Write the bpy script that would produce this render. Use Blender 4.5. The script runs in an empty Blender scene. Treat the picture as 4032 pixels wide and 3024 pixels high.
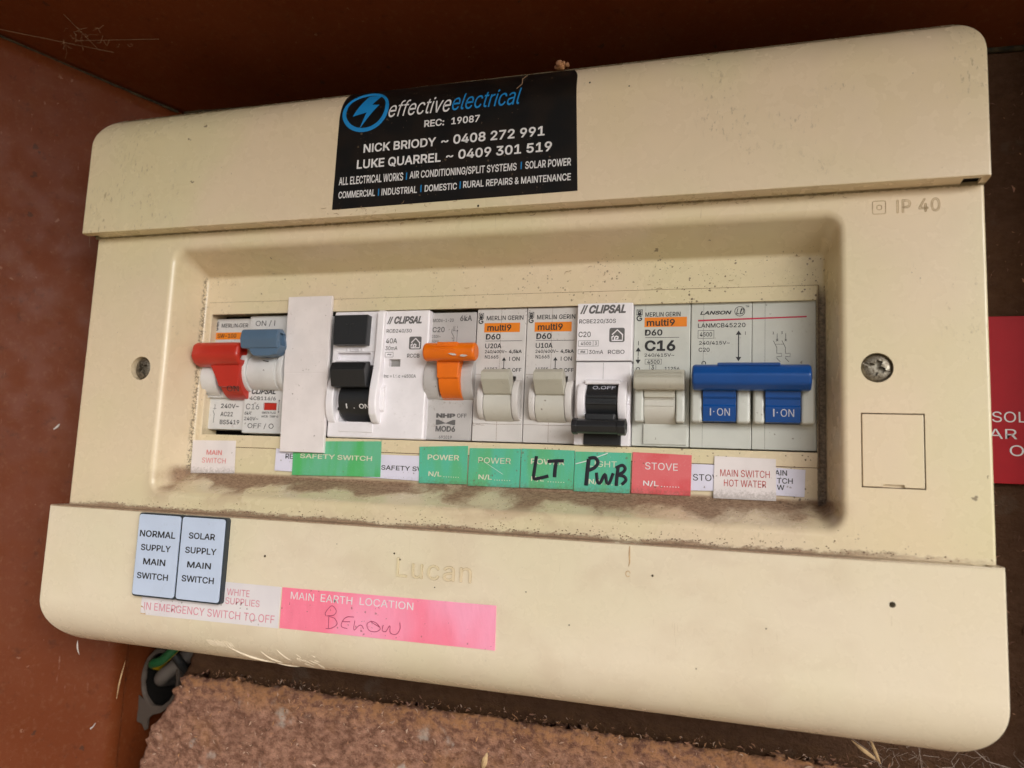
import bpy, bmesh, math, random, os
from mathutils import Vector, Matrix, noise
random.seed(7)
S = 0.001                       # everything below is written in millimetres: u right, v up, w out of the wall
scene = bpy.context.scene
C = scene.collection
def T(u, v, w): return Vector((u*S, -w*S, v*S))

# ------------------------------------------------------------------ camera, sky, sun, exposure
cam = bpy.data.cameras.new('camera'); cam.sensor_width = 36; cam.lens = 26.749
cam.clip_start = 0.005; cam.clip_end = 400
co = bpy.data.objects.new('camera', cam); C.objects.link(co)
rv = (-0.125532, 0.294501, 0.024967)
def rodr(r):
    th = math.sqrt(sum(x*x for x in r)); k = [x/th for x in r]
    K = Matrix(((0, -k[2], k[1]), (k[2], 0, -k[0]), (-k[1], k[0], 0)))
    return Matrix.Identity(3) + math.sin(th)*K + (1-math.cos(th))*(K@K)
Rc = rodr(rv) @ Matrix(((1, 0, 0), (0, -1, 0), (0, 0, -1)))     # board axes (u,v,w) -> camera x right, y down, z forward
B2W = Matrix(((1, 0, 0), (0, 0, -1), (0, 1, 0)))                # (u,v,w) -> world
ax = [B2W @ Vector(Rc[i]) for i in range(3)]
Mw = Matrix((ax[0], -ax[1], -ax[2])).transposed().to_4x4()
Mw.translation = T(141.61, -10.96, 240.2)
co.matrix_world = Mw
scene.camera = co
scene.render.resolution_x = 1024; scene.render.resolution_y = 768
cam.dof.use_dof = True; cam.dof.focus_distance = 0.245; cam.dof.aperture_fstop = 14

SUN_EL, SUN_AZ = math.radians(22), math.radians(42)             # azimuth: towards +X from straight in front of the board
world = bpy.data.worlds.new('World'); scene.world = world; world.use_nodes = True
wn = world.node_tree; bg = wn.nodes['Background']
sky = wn.nodes.new('ShaderNodeTexSky'); sky.sky_type = 'NISHITA'; sky.sun_disc = False
sky.sun_elevation = SUN_EL; sky.sun_rotation = math.pi - SUN_AZ
sky.air_density = 1.0; sky.dust_density = 5.0; sky.ozone_density = 1.0
hs = wn.nodes.new('ShaderNodeHueSaturation'); hs.inputs['Saturation'].default_value = 0.12
wn.links.new(sky.outputs[0], hs.inputs['Color']); wn.links.new(hs.outputs[0], bg.inputs[0])
bg.inputs[1].default_value = 0.065
sl = bpy.data.lights.new('sun', 'SUN'); sl.energy = 1.5; sl.angle = math.radians(42); sl.color = (1.0, 0.985, 0.96)
so = bpy.data.objects.new('sun', sl); C.objects.link(so)
d = Vector((math.sin(SUN_AZ)*math.cos(SUN_EL), -math.cos(SUN_AZ)*math.cos(SUN_EL), math.sin(SUN_EL)))
so.rotation_euler = d.to_track_quat('Z', 'Y').to_euler(); so.location = d*3
vs = scene.view_settings
scene.display_settings.display_device = 'sRGB'
vs.view_transform = 'Standard'; vs.look = 'None'; vs.exposure = 0.64; vs.gamma = 1

# ------------------------------------------------------------------ nodes and materials
class NT:
    def __init__(s, name):
        s.m = bpy.data.materials.new(name); s.m.use_nodes = True; s.t = s.m.node_tree
        s.b = s.t.nodes['Principled BSDF']
    def n(s, typ, ins=None, out=0, **pr):
        x = s.t.nodes.new('ShaderNode'+typ)
        for k, v in pr.items(): setattr(x, k, v)
        for k, v in (ins or {}).items(): s.set(x.inputs[k], v)
        return x.outputs[out]
    def set(s, i, v):
        if isinstance(v, bpy.types.NodeSocket): s.t.links.new(v, i)
        elif isinstance(v, tuple) and len(v) == 3 and i.type == 'RGBA': i.default_value = (*v, 1)
        else: i.default_value = v
    def ma(s, op, a, b=0.0, c=0.0, clamp=False):
        return s.n('Math', {0: a, 1: b, 2: c}, operation=op, use_clamp=clamp)
    def mix(s, f, a, b): 
        x = s.t.nodes.new('ShaderNodeMix'); x.data_type = 'RGBA'
        s.set(x.inputs[0], f); s.set(x.inputs[6], a); s.set(x.inputs[7], b); return x.outputs[2]
    def ramp(s, v, a, b, lo=0.0, hi=1.0):
        return s.n('MapRange', {0: v, 1: a, 2: b, 3: lo, 4: hi}, interpolation_type='SMOOTHSTEP')
    def pos(s):
        g = s.n('NewGeometry'); p = s.n('VectorMath', {0: g, 3: 1000.0}, operation='SCALE')
        x = s.t.nodes.new('ShaderNodeSeparateXYZ'); s.t.links.new(p, x.inputs[0])
        s.p, s.u, s.v, s.w = p, x.outputs[0], x.outputs[2], s.ma('MULTIPLY', x.outputs[1], -1.0); return p
    def noise(s, sc, det=3.0, rough=.55, vec=None, off=None, stretch=None, out=0):
        vec = vec or s.p
        if stretch or off:
            vec = s.n('Mapping', {'Vector': vec, 'Location': off or (0, 0, 0), 'Scale': stretch or (1, 1, 1)})
        return s.n('TexNoise', {'Vector': vec, 'Scale': sc, 'Detail': det, 'Roughness': rough}, out=out)
    def bump(s, h, dist, strength=1.0, nrm=None):
        ins = {'Height': h, 'Distance': dist*S, 'Strength': strength}
        if nrm: ins['Normal'] = nrm
        return s.n('Bump', ins)
    def fin(s, col, rough, nrm=None, spec=.5, metal=0.0):
        s.set(s.b.inputs['Base Color'], col); s.set(s.b.inputs['Roughness'], rough)
        s.set(s.b.inputs['Specular IOR Level'], spec); s.set(s.b.inputs['Metallic'], metal)
        if nrm: s.set(s.b.inputs['Normal'], nrm)
        return s.m

BROWN = (.17, .085, .05)
def specks(t, sc, thr, clsc, lo, hi, off=(0, 0, 0)):
    """small specks of random size, gathered in clusters"""
    vec = t.n('Mapping', {'Vector': t.p, 'Location': off})
    wv = t.noise(sc*2.2, 2, out=1, vec=vec)
    wv = t.n('VectorMath', {0: wv, 3: .9/sc}, operation='SCALE')
    vec2 = t.n('VectorMath', {0: vec, 1: wv}, operation='ADD')
    vo = t.t.nodes.new('ShaderNodeTexVoronoi'); t.set(vo.inputs['Vector'], vec2); t.set(vo.inputs['Scale'], sc)
    rnd = t.n('SeparateColor', {0: vo.outputs['Color']}); r = t.ma('POWER', rnd, 5.0)
    cl = t.ramp(t.noise(clsc, 3, .6, vec=vec), lo, hi)
    th = t.ma('MULTIPLY', t.ma('MULTIPLY', r, thr), cl)
    dd = t.ma('SUBTRACT', th, vo.outputs['Distance'])
    return t.ramp(dd, 0.0, .05)

def cream(name, dusty=True, spk=1.0, sml=.60, base=(.715, .585, .41), base2=(.67, .59, .375)):
    t = NT(name); t.pos()
    big = t.ramp(t.noise(.014, 2), .38, .62)
    c = t.mix(big, base, base2)
    fine = t.noise(.12, 4)
    c = t.mix(t.ramp(fine, .30, .85, 0, .16), c, (.56, .44, .31))
    yel = t.ramp(t.noise(.03, 3, .5, off=(21, 3, 8)), .46, .74, 0, .28); c = t.mix(yel, c, tuple(x*y for x, y in zip(base2, (.98, .95, .86))))
    scr = t.ma('MULTIPLY', t.ramp(t.noise(1.1, 3, .5, stretch=(1.4, 1, .10), off=(2, 2, 2)), .70, .76), t.ramp(t.noise(.05, 2, off=(8, 1, 5)), .5, .6)); c = t.mix(t.ma('MULTIPLY', scr, .35), c, (.36, .27, .17))
    # smears and specks
    sm = t.noise(.55, 5, .7, stretch=(1.6, 1, .7))
    smm = t.ma('MULTIPLY', t.ramp(sm, sml, sml+.1), t.ramp(t.noise(.035, 3, off=(31, 7, 2)), .54, .66))
    c = t.mix(t.ma('MULTIPLY', smm, .5*spk), c, (.27, .2, .11))
    s1 = specks(t, .30, .30, .03, .52, .68)
    s2 = specks(t, .9, .30, .05, .56, .68, (50, 0, 20))
    c = t.mix(t.ma('MULTIPLY', s1, .75*spk), c, (.12, .08, .045))
    c = t.mix(t.ma('MULTIPLY', s2, .6*spk), c, (.15, .10, .06))
    rough = t.ma('ADD', t.ramp(fine, .3, .7, .20, .34), t.ma('MULTIPLY', smm, .3))
    if dusty:
        # brown dust lying in the bottom of the recess and on the joint above the lower flap
        jag = t.noise(.9, 6, .75, stretch=(.8, 1, 1.3)); wid = t.noise(.05, 3, off=(3, 0, 0))
        jn = t.ma('ADD', t.ma('MULTIPLY', jag, 4.2), t.ma('MULTIPLY', wid, 4.0))
        top = t.ma('ADD', jn, -31.0)
        joint = t.ma('MULTIPLY', t.ramp(t.ma('SUBTRACT', top, t.v), -.2, .9), t.ramp(t.v, -28.8, -28.4))
        joint = t.ma('MULTIPLY', joint, t.ramp(t.u, 203.5, 150, .3, 1))
        front = t.ramp(t.w, 16.0, 17.2, 1.0, 1.0)
        inu = t.ma('MULTIPLY', t.ma('MULTIPLY', t.ramp(t.u, -57.5, -55.0), t.ramp(t.u, 167.0, 164.5)), t.ramp(t.w, 17.0, 16.2))
        inb = t.ma('MULTIPLY', t.ma('MULTIPLY', t.ramp(t.v, -13.6, -15.0), t.ramp(t.v, -22.5, -19.5, 0, 1)), inu)
        wp = t.n('VectorMath', {0: t.n('VectorMath', {0: t.noise(.06, 2, out=1), 3: 14.0}, operation='SCALE'), 1: t.p}, operation='ADD')
        patch = t.noise(.045, 3, .5, vec=wp, stretch=(1, .4, 2.2), off=(11, 0, 4))
        pv = t.ma('ADD', patch, t.ma('MULTIPLY', t.noise(.9, 6, .75), .17))
        depth = t.ramp(t.v, -15, -22.5, -.07, .10)
        pv = t.ma('SUBTRACT', pv, depth)
        bev = t.ma('MULTIPLY', t.ramp(pv, .51, .65), inb)
        film = t.ma('MULTIPLY', t.ramp(pv, .44, .64, .06, .5), t.ramp(t.v, -13.2, -15.2))
        film = t.ma('MULTIPLY', t.ma('MULTIPLY', film, t.ramp(t.v, -27, -22, .30, 1)), t.ma('MULTIPLY', t.ramp(t.u, -64, -54), t.ramp(t.u, 172, 164)))
        # side gaps of the slot, filled with grey-brown fluff
        inv = t.ma('MULTIPLY', t.ramp(t.v, 52, 44), t.ramp(t.w, 3.5, 1.6))
        rg = t.ma('MULTIPLY', t.ramp(t.ma('ADD', t.u, t.ma('MULTIPLY', jag, 1.4)), 162.9, 163.3), inv)
        lg = t.ma('MULTIPLY', t.ramp(t.ma('ADD', t.u, t.ma('MULTIPLY', jag, 2.0)), -54.0, -54.5), t.ramp(t.w, 4.0, 2.4))
        lg = t.ma('MULTIPLY', t.ma('MULTIPLY', lg, t.ramp(jag, .47, .56)), .8)
        brc = t.ma('MULTIPLY', t.ramp(t.u, 160.5, 164.5), t.ramp(t.v, -13, -16)); brc = t.ma('MULTIPLY', t.ma('MULTIPLY', brc, t.ramp(t.w, 13.5, 8)), .85)
        blc = t.ma('MULTIPLY', t.ramp(t.u, -52, -55.5), t.ramp(t.v, -11, -14.5)); blc = t.ma('MULTIPLY', blc, t.ramp(t.w, 13, 7))
        # under the upper flap: a thin olive line
        uj = t.ma('MULTIPLY', t.ramp(t.ma('ADD', t.v, t.ma('MULTIPLY', jag, 1.6)), 72.3, 72.9), t.ramp(t.w, 18.6, 17.6))
        uj = t.ma('MULTIPLY', uj, .75)
        c = t.mix(film, c, (.40, .27, .18))
        dustc = t.mix(t.ramp(jag, .35, .65), (.18, .10, .055), (.36, .235, .145))
        for k in (joint, bev, brc, blc): c = t.mix(t.ma('MULTIPLY', k, .9), c, dustc)
        c = t.mix(t.ma('MULTIPLY', rg, .9), c, t.mix(t.ramp(jag, .4, .6), (.07, .055, .045), (.24, .19, .15)))
        c = t.mix(lg, c, (.09, .07, .05))
        c = t.mix(uj, c, (.14, .11, .05))
        # gritty specks on the floor of the recess, thicker to the right
        s3 = specks(t, 1.3, .55, .09, .40, .58, (9, 0, 9))
        c = t.mix(t.ma('MULTIPLY', t.ma('MULTIPLY', s3, t.ramp(t.w, 6, 2)), t.ramp(t.u, 20, 150, .35, .9)), c, (.13, .085, .055))
        s4 = specks(t, 1.5, .50, .12, .42, .58, (90, 0, 33))
        c = t.mix(t.ma('MULTIPLY', t.ma('MULTIPLY', s4, t.ma('MULTIPLY', t.ma('MULTIPLY', t.ramp(t.v, -18, -26.5), t.ramp(t.v, -27.9, -27.5)), t.ma('MULTIPLY', t.ramp(t.u, -60, 40, .2, 1), t.ramp(t.u, 200, 165, .25, 1)))), .65), c, (.15, .095, .06))
        rd = t.ma('MAXIMUM', joint, t.ma('MAXIMUM', bev, rg))
        rough = t.ma('ADD', rough, t.ma('MULTIPLY', rd, .55), clamp=True)
        h = t.ma('ADD', t.ma('MULTIPLY', jag, t.ma('MULTIPLY', rd, 1.0)), t.ma('MULTIPLY', fine, .05))
        nrm = t.bump(h, .6, .6)
    else:
        nrm = None
    pe = t.noise(1.4, 3)
    nrm = t.bump(pe, .035, .5, nrm)
    return t.fin(c, rough, nrm)

def plastic(name, col, rough=.35, var=.08, dirt=.25, bump=.02, spec=.5, dirtcol=(.2, .15, .1)):
    t = NT(name); t.pos()
    c = t.mix(t.ramp(t.noise(.12, 4), .35, .7, 0, 1), col, tuple(x*(1-var) for x in col))
    sm = t.ma('MULTIPLY', t.ramp(t.noise(.8, 5, .7), .56, .70), t.ramp(t.noise(.10, 3, off=(5, 5, 5)), .48, .62))
    c = t.mix(t.ma('MULTIPLY', sm, dirt), c, dirtcol)
    if dirt > .15:
        c = t.mix(t.ma('MULTIPLY', specks(t, .8, .35, .08, .48, .6), .6), c, (.13, .09, .06))
    r = t.ma('ADD', rough, t.ma('MULTIPLY', sm, .2))
    return t.fin(c, r, t.bump(t.noise(1.6, 3), bump, .5), spec)

def sticker(name, col, col2=None, sc=.09, stretch=None, rough=.42, grime=.45, vlo=None, wrinkle=.12):
    t = NT(name); t.pos()
    c = t.mix(t.ramp(t.noise(sc, 3, .5, stretch=stretch), .38, .62), col, col2 or tuple(x*.92 for x in col))
    c = t.mix(t.ma('MULTIPLY', specks(t, 1.1, .5, .15, .45, .62), .6), c, (.14, .10, .06))
    if vlo is not None:
        j = t.noise(1.2, 5, .75)
        m = t.ramp(t.ma('ADD', t.v, t.ma('MULTIPLY', j, -9.0)), vlo-3.4, vlo-6.6)
        c = t.mix(t.ma('MULTIPLY', m, grime), c, (.12, .085, .05))
    fl = t.noise(2.5, 2); c = t.mix(t.ramp(fl, .6, .8, 0, .18 if max(col) > .1 else .0), c, (.75, .75, .72))
    return t.fin(c, rough, t.bump(t.noise(.22, 3, stretch=(1.8, 1, .6)), wrinkle, .6), spec=.5 if max(col) > .1 else .22)

M = {}
M['cream'] = cream('cream_plastic')
M['flap'] = cream('cream_flap_plastic', spk=1.2, sml=.555)
M['low_flap'] = cream('cream_lower_flap_plastic', spk=.3, base=(.71, .62, .475), base2=(.68, .61, .44))
M['trim'] = cream('cream_trim_plastic')
M['grey_body'] = plastic('light_grey_plastic', (.66, .65, .64), .38, dirt=.35)
M['mg_body'] = plastic('warm_grey_plastic', (.64, .61, .59), .38, dirt=.4)
M['white_body'] = plastic('white_plastic', (.84, .81, .84), .33, dirt=.12)
M['nhp_body'] = plastic('mid_grey_plastic', (.50, .48, .47), .4, dirt=.5)
M['lanson_body'] = plastic('pale_green_grey_plastic', (.57, .58, .53), .36, dirt=.25)
M['toggle_grey'] = plastic('toggle_grey_plastic', (.48, .46, .385), .38, dirt=.25)
M['toggle_pale'] = plastic('toggle_pale_plastic', (.58, .56, .50), .38, dirt=.2)
M['plate'] = plastic('white_plate_plastic', (.80, .74, .73), .42, dirt=.25)
M['red'] = plastic('red_lever_plastic', (.48, .026, .013), .33, dirt=.06)
M['slate'] = plastic('slate_blue_plastic', (.085, .145, .225), .36, dirt=.08)
M['orange'] = plastic('orange_plastic', (.80, .165, .003), .33, dirt=.1)
M['blue'] = plastic('blue_plastic', (.004, .065, .27), .28, dirt=.05)
M['black'] = plastic('black_plastic', (.016, .017, .019), .36, dirt=.1, dirtcol=(.2, .18, .16))
M['dark'] = plastic('cavity_shade', (.008, .007, .006), .9, dirt=0, spec=.05)  # near-black colour that paints shade into notches and pipe bore
M['clear_win'] = plastic('grey_window', (.3, .29, .28), .3, dirt=0)
def flat(name, col, rough=.5):
    t = NT(name); t.pos(); c = t.mix(t.ramp(t.noise(1.5, 3), .4, .75, 0, .25), col, tuple(x*.85+.03 for x in col)); return t.fin(c, rough)
M['ink'] = flat('black_ink', (.018, .018, .02)); M['ink_grey'] = flat('grey_ink', (.12, .115, .115)); M['ink_mid'] = flat('mid_grey_ink', (.09, .085, .085))
M['ink_white'] = flat('white_ink', (.74, .73, .73)); M['ink_cyan'] = flat('blue_ink', (.004, .22, .55)); M['ink_red'] = flat('red_ink', (.45, .03, .025))
M['ink_fadedred'] = flat('faded_red_ink', (.65, .17, .16)); M['ink_pink'] = flat('faded_pink_ink', (.62, .22, .28)); M['ink_orange'] = flat('orange_ink', (.78, .22, .004))
M['ink_crimson'] = flat('crimson_ink', (.48, .02, .055)); M['ink_cream'] = flat('cream_ink', (.66, .66, .5)); M['marker'] = flat('black_marker', (.012, .012, .022), .3)
M['pen'] = flat('ballpoint_ink', (.36, .06, .13), .5); M['ink_lilac'] = flat('pale_ink', (.5, .5, .56))
M['g1'] = sticker('green_sticker', (.10, .43, .20), (.09, .46, .31), .11, (1.4, 1, .35), vlo=-13.5)
M['g2'] = sticker('bright_green_sticker', (.08, .44, .13), (.13, .46, .27), .11, (1.5, 1, .3), vlo=-13.5, grime=.1)
M['st_red'] = sticker('faded_red_sticker', (.64, .075, .085), (.68, .14, .15), vlo=-13.6)
M['lilac'] = sticker('pale_lilac_sticker', (.70, .68, .80), wrinkle=.06, vlo=-13.5, grime=.2)
M['white_st'] = sticker('white_sticker', (.76, .70, .69), wrinkle=.06, vlo=-13.0)
M['faded_white'] = sticker('faded_white_sticker', (.70, .66, .67), (.66, .62, .64), wrinkle=.06)
M['pink'] = sticker('pink_sticker', (.85, .20, .30), (.86, .33, .48), .03, (1.2, 1, .6), wrinkle=.25)
M['black_st'] = sticker('black_sticker', (.006, .006, .006), (.012, .009, .007), rough=.38, wrinkle=.05)
M['ice'] = plastic('pale_blue_engraving_laminate', (.50, .585, .74), .42, dirt=.12, var=.04)
M['navy'] = plastic('dark_laminate_core', (.02, .03, .04), .45, dirt=.3)
M['red_plate'] = plastic('red_engraving_laminate', (.42, .006, .013), .42, dirt=.05, spec=.15)
M['green_wire'] = plastic('green_insulation', (.005, .09, .03), .35, dirt=.1); M['yellow_wire'] = plastic('yellow_insulation', (.62, .40, .01), .35, dirt=.1)
M['grey_cable'] = plastic('grey_cable_sheath', (.10, .085, .075), .5, dirt=.5); M['black_cable'] = plastic('black_cable_sheath', (.012, .012, .012), .5, spec=.2)
M['conduit'] = plastic('dusty_grey_conduit', (.06, .043, .032), .7, dirt=.6, bump=.3)
def steel():
    t = NT('tarnished_steel'); t.pos(); n = t.noise(1.3, 5, .7)
    c = t.mix(t.ramp(n, .35, .65), (.34, .31, .25), (.12, .095, .065)); return t.fin(c, t.ramp(n, .3, .7, .32, .6), t.bump(n, .12, .6), metal=.85)
M['steel'] = steel()
def brown_paint():
    t = NT('brown_enamel_paint'); t.pos()
    c = t.mix(t.ramp(t.noise(.02, 4), .35, .65), (.115, .025, .006), (.13, .031, .009))
    dusty = t.ma('MULTIPLY', t.ramp(t.noise(.05, 5, .65, off=(4, 4, 4)),   .50, .72), .2)
    c = t.mix(dusty, c, (.15, .058, .026))
    c = t.mix(t.ramp(t.noise(.5, 5, .7, off=(1, 9, 4)), .50, .72, 0, .3), c, (.18, .078, .036)); c = t.mix(t.ramp(t.noise(.22, 5, .7, off=(5, 5, 1)), .56, .72, 0, .5), c, (.055, .016, .007))
    s1 = specks(t, .32, .30, .03, .42, .6); c = t.mix(t.ma('MULTIPLY', s1, .3), c, (.34, .2, .13))
    s2 = specks(t, .25, .34, .04, .45, .6, (70, 20, 10)); c = t.mix(t.ma('MULTIPLY', s2, .7), c, (.05, .022, .012))
    sc = t.noise(1.0, 4, .6, stretch=(.9, .9, .12)); c = t.mix(t.ramp(sc, .68, .75, 0, .3), c, (.38, .22, .15))
    return t.fin(c, t.ramp(t.noise(.1, 4), .3, .7, .42, .6), t.bump(t.noise(.35, 4), .10, .6), spec=.12)
M['paint'] = brown_paint()
def fibre(dark=False):
    t = NT('dark_backing_board' if dark else 'rough_brown_fibreboard'); t.pos()
    n1 = t.noise(.05, 4, .6); n2 = t.noise(.30, 6, .68, stretch=(1, 1, 1.5)); n3 = t.noise(1.1, 5, .7)
    c = t.mix(t.ramp(n2, .30, .70), (.12, .052, .032), (.33, .175, .118))
    c = t.mix(t.ma('MULTIPLY', t.ramp(n1, .5, .64), .35), c, (.32, .155, .065))
    c = t.mix(t.ma('MULTIPLY', t.ramp(n3, .55, .72), .5), c, (.42, .28, .20))
    c = t.mix(t.ma('MULTIPLY', t.ramp(t.noise(.8, 6, .75, off=(7, 7, 7)), .44, .34), .7), c, (.06, .028, .016))
    c = t.mix(t.ma('MULTIPLY', t.ramp(t.noise(.06, 4, off=(60, 0, 9)), .60, .68), .6), c, (.42, .37, .32))
    c = t.mix(t.ma('MULTIPLY', t.ma('MULTIPLY', t.ramp(t.v, -90, -92), t.ramp(t.v, -103, -95)), t.ramp(n2, .42, .6, 0, .75)), c, (.32, .15, .06))
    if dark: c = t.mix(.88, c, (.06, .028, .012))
    vo = t.t.nodes.new('ShaderNodeTexVoronoi'); t.set(vo.inputs['Scale'], .9)
    vv = t.n('VectorMath', {0: t.p, 1: t.n('VectorMath', {0: t.noise(.6, 3, out=1), 3: 3.0}, operation='SCALE')}, operation='ADD'); t.set(vo.inputs['Vector'], vv)
    h = t.ma('ADD', t.ma('MULTIPLY', n2, 1.3), t.ma('ADD', t.ma('MULTIPLY', n3, .5), t.ma('MULTIPLY', vo.outputs['Distance'], .35)))
    return t.fin(c, .85, t.bump(h, .75, .8), spec=.2)
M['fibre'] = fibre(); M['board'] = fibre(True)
def simple(name, a, b, sc=.6, rough=.8):
    t = NT(name); t.pos(); return t.fin(t.mix(t.ramp(t.noise(sc, 4), .35, .65), a, b), rough, t.bump(t.noise(sc*3, 4), .1, .5), spec=.3)
M['dust'] = simple('brown_dust', (.11, .06, .04), (.24, .14, .09), .4)
M['web'] = simple('cobweb', (.34, .22, .13), (.25, .15, .09), .3); M['web2'] = simple('grey_cobweb', (.40, .33, .28), (.3, .23, .19), .3)
M['chip'] = simple('wood_fibre', (.40, .20, .09), (.30, .15, .10), .2); M['chip2'] = simple('pale_wood_fibre', (.46, .32, .24), (.36, .22, .15), .2); M['chip3'] = simple('dark_wood_fibre', (.09, .04, .022), (.16, .08, .05), .2)
M['straw'] = simple('straw', (.55, .38, .2), (.4, .26, .14), .5); M['white_fleck'] = simple('white_paint_fleck', (.62, .57, .52), (.45, .4, .35), .8)
M['dark_fill'] = simple('dark_fill_brown', (.014, .011, .006), (.05, .035, .015), .5)
M['scratch'] = simple('scraped_plastic', (.74, .64, .50), (.66, .56, .42), .8)
M['ground'] = simple('pale_ground', (.58, .46, .31), (.50, .39, .26), .004, .9)

# ------------------------------------------------------------------ objects
def tag(o, label, cat, group=None, kind=None):
    if label: o['label'] = label
    if cat: o['category'] = cat
    if group: o['group'] = group
    if kind: o['kind'] = kind
    return o
def thing(name, label, cat, at, group=None):
    o = bpy.data.objects.new(name, None); C.objects.link(o); o.location = T(*at); o.empty_display_size = .005
    o['org'] = at; return tag(o, label, cat, group)
def org(o): return T(*o['org']) if (o is not None and 'org' in o.keys()) else Vector((0, 0, 0))
ORG = {}
def link(name, me, mats, parent=None, smooth=None, label=None):
    """mesh vertices are in absolute board millimetres -> metres, moved to the parent's origin"""
    o = bpy.data.objects.new(name, me); C.objects.link(o)
    for m in (mats if isinstance(mats, (list, tuple)) else [mats]): me.materials.append(M[m])
    if smooth is not None:
        for p in me.polygons: p.use_smooth = True
        me.set_sharp_from_angle(angle=math.radians(smooth))
        wnm = o.modifiers.new('wn', 'WEIGHTED_NORMAL'); wnm.keep_sharp = True; wnm.weight = 80
    if parent is not None:
        o.parent = parent; base = ORG[parent.name]
        me.transform(Matrix.Translation(-base)); ORG[o.name] = base
    else: ORG[o.name] = Vector((0, 0, 0))
    if label: o['label'] = label
    return o
_th = thing
def thing(name, label, cat, at, group=None):
    o = _th(name, label, cat, at, group); del o['org']; ORG[o.name] = T(*at); return o
def mesh_of(bm, name='m'):
    me = bpy.data.meshes.new(name); bm.to_mesh(me); bm.free(); return me
def toworld(bm):
    for v in bm.verts: v.co = T(*v.co)
    return bm
def part(name, bm, mats, parent, smooth=35, label=None):
    toworld(bm); bmesh.ops.recalc_face_normals(bm, faces=bm.faces)
    return link(name, mesh_of(bm, name), mats, parent, smooth, label)
# all shape builders work in millimetres (u,v,w)
def new(): return bmesh.new()
def merge(bm, b2):
    me = bpy.data.meshes.new('tmp'); b2.to_mesh(me); b2.free(); bm.from_mesh(me); bpy.data.meshes.remove(me)
def bevel(b2, r, seg=2, ang=25):
    if r <= 0: return
    bmesh.ops.recalc_face_normals(b2, faces=b2.faces)
    es = [e for e in b2.edges if len(e.link_faces) == 2 and e.calc_face_angle(0) > math.radians(ang)]
    bmesh.ops.bevel(b2, geom=es, offset=r, segments=seg, profile=.5, affect='EDGES', clamp_overlap=True)
def box(bm, u0, u1, v0, v1, w0, w1, r=.3, seg=2):
    return prism(bm, [(u0, v0), (u1, v0), (u1, v1), (u0, v1)], w0, w1, r, seg)
def prism(bm, poly, w0, w1, r=.3, seg=2, mat=0):
    b2 = new(); a = [b2.verts.new((x, y, w0)) for x, y in poly]; b = [b2.verts.new((x, y, w1)) for x, y in poly]
    n = len(poly); b2.faces.new(a[::-1]); b2.faces.new(b)
    for i in range(n): b2.faces.new((a[i], a[(i+1) % n], b[(i+1) % n], b[i]))
    bevel(b2, r, seg)
    for f in b2.faces: f.material_index = mat
    merge(bm, b2); return bm
def extu(bm, prof, u0, u1, r=.25, seg=2, t0=None, mat=0):
    """profile (v,w) pushed along u; t0 shrinks the ends"""
    b2 = new(); a = [b2.verts.new((u0, v, w)) for v, w in prof]; b = [b2.verts.new((u1, v, w)) for v, w in prof]
    n = len(prof); b2.faces.new(a); b2.faces.new(b[::-1])
    for i in range(n): b2.faces.new((a[i], b[i], b[(i+1) % n], a[(i+1) % n]))
    bevel(b2, r, seg)
    for f in b2.faces: f.material_index = mat
    merge(bm, b2); return bm
def arc(cv, cw, rv, rw, a0, a1, n=12):
    return [(cv+rv*math.cos(math.radians(a0+(a1-a0)*i/n)), cw+rw*math.sin(math.radians(a0+(a1-a0)*i/n))) for i in range(n+1)]
def disc(cu, cv, r, n=32, ry=None): return [(cu+r*math.cos(2*math.pi*i/n), cv+(ry or r)*math.sin(2*math.pi*i/n)) for i in range(n)]
def rrect(u0, u1, v0, v1, r, k=5):
    out = []
    for cx, cy, a in ((u1-r, v0+r, -90), (u1-r, v1-r, 0), (u0+r, v1-r, 90), (u0+r, v0+r, 180)):
        for i in range(k+1): t = math.radians(a+90*i/k); out.append((cx+r*math.cos(t), cy+r*math.sin(t)))
    return out
def cut(bm, *cutters):
    """boolean difference with temporary solids"""
    a = bpy.data.objects.new('tmp_a', mesh_of(bm)); C.objects.link(a); tmp = [a]
    for cb in cutters:
        bmesh.ops.recalc_face_normals(cb, faces=cb.faces)
        b = bpy.data.objects.new('tmp_b', mesh_of(cb)); C.objects.link(b); tmp.append(b)
        md = a.modifiers.new('b', 'BOOLEAN'); md.object = b; md.operation = 'DIFFERENCE'; md.solver = 'EXACT'; md.use_self = True
    bpy.context.view_layer.update()
    me = bpy.data.meshes.new_from_object(a.evaluated_get(bpy.context.evaluated_depsgraph_get()))
    out = new(); out.from_mesh(me); bpy.data.meshes.remove(me)
    for o in tmp: me = o.data; bpy.data.objects.remove(o); bpy.data.meshes.remove(me)
    return out
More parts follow.
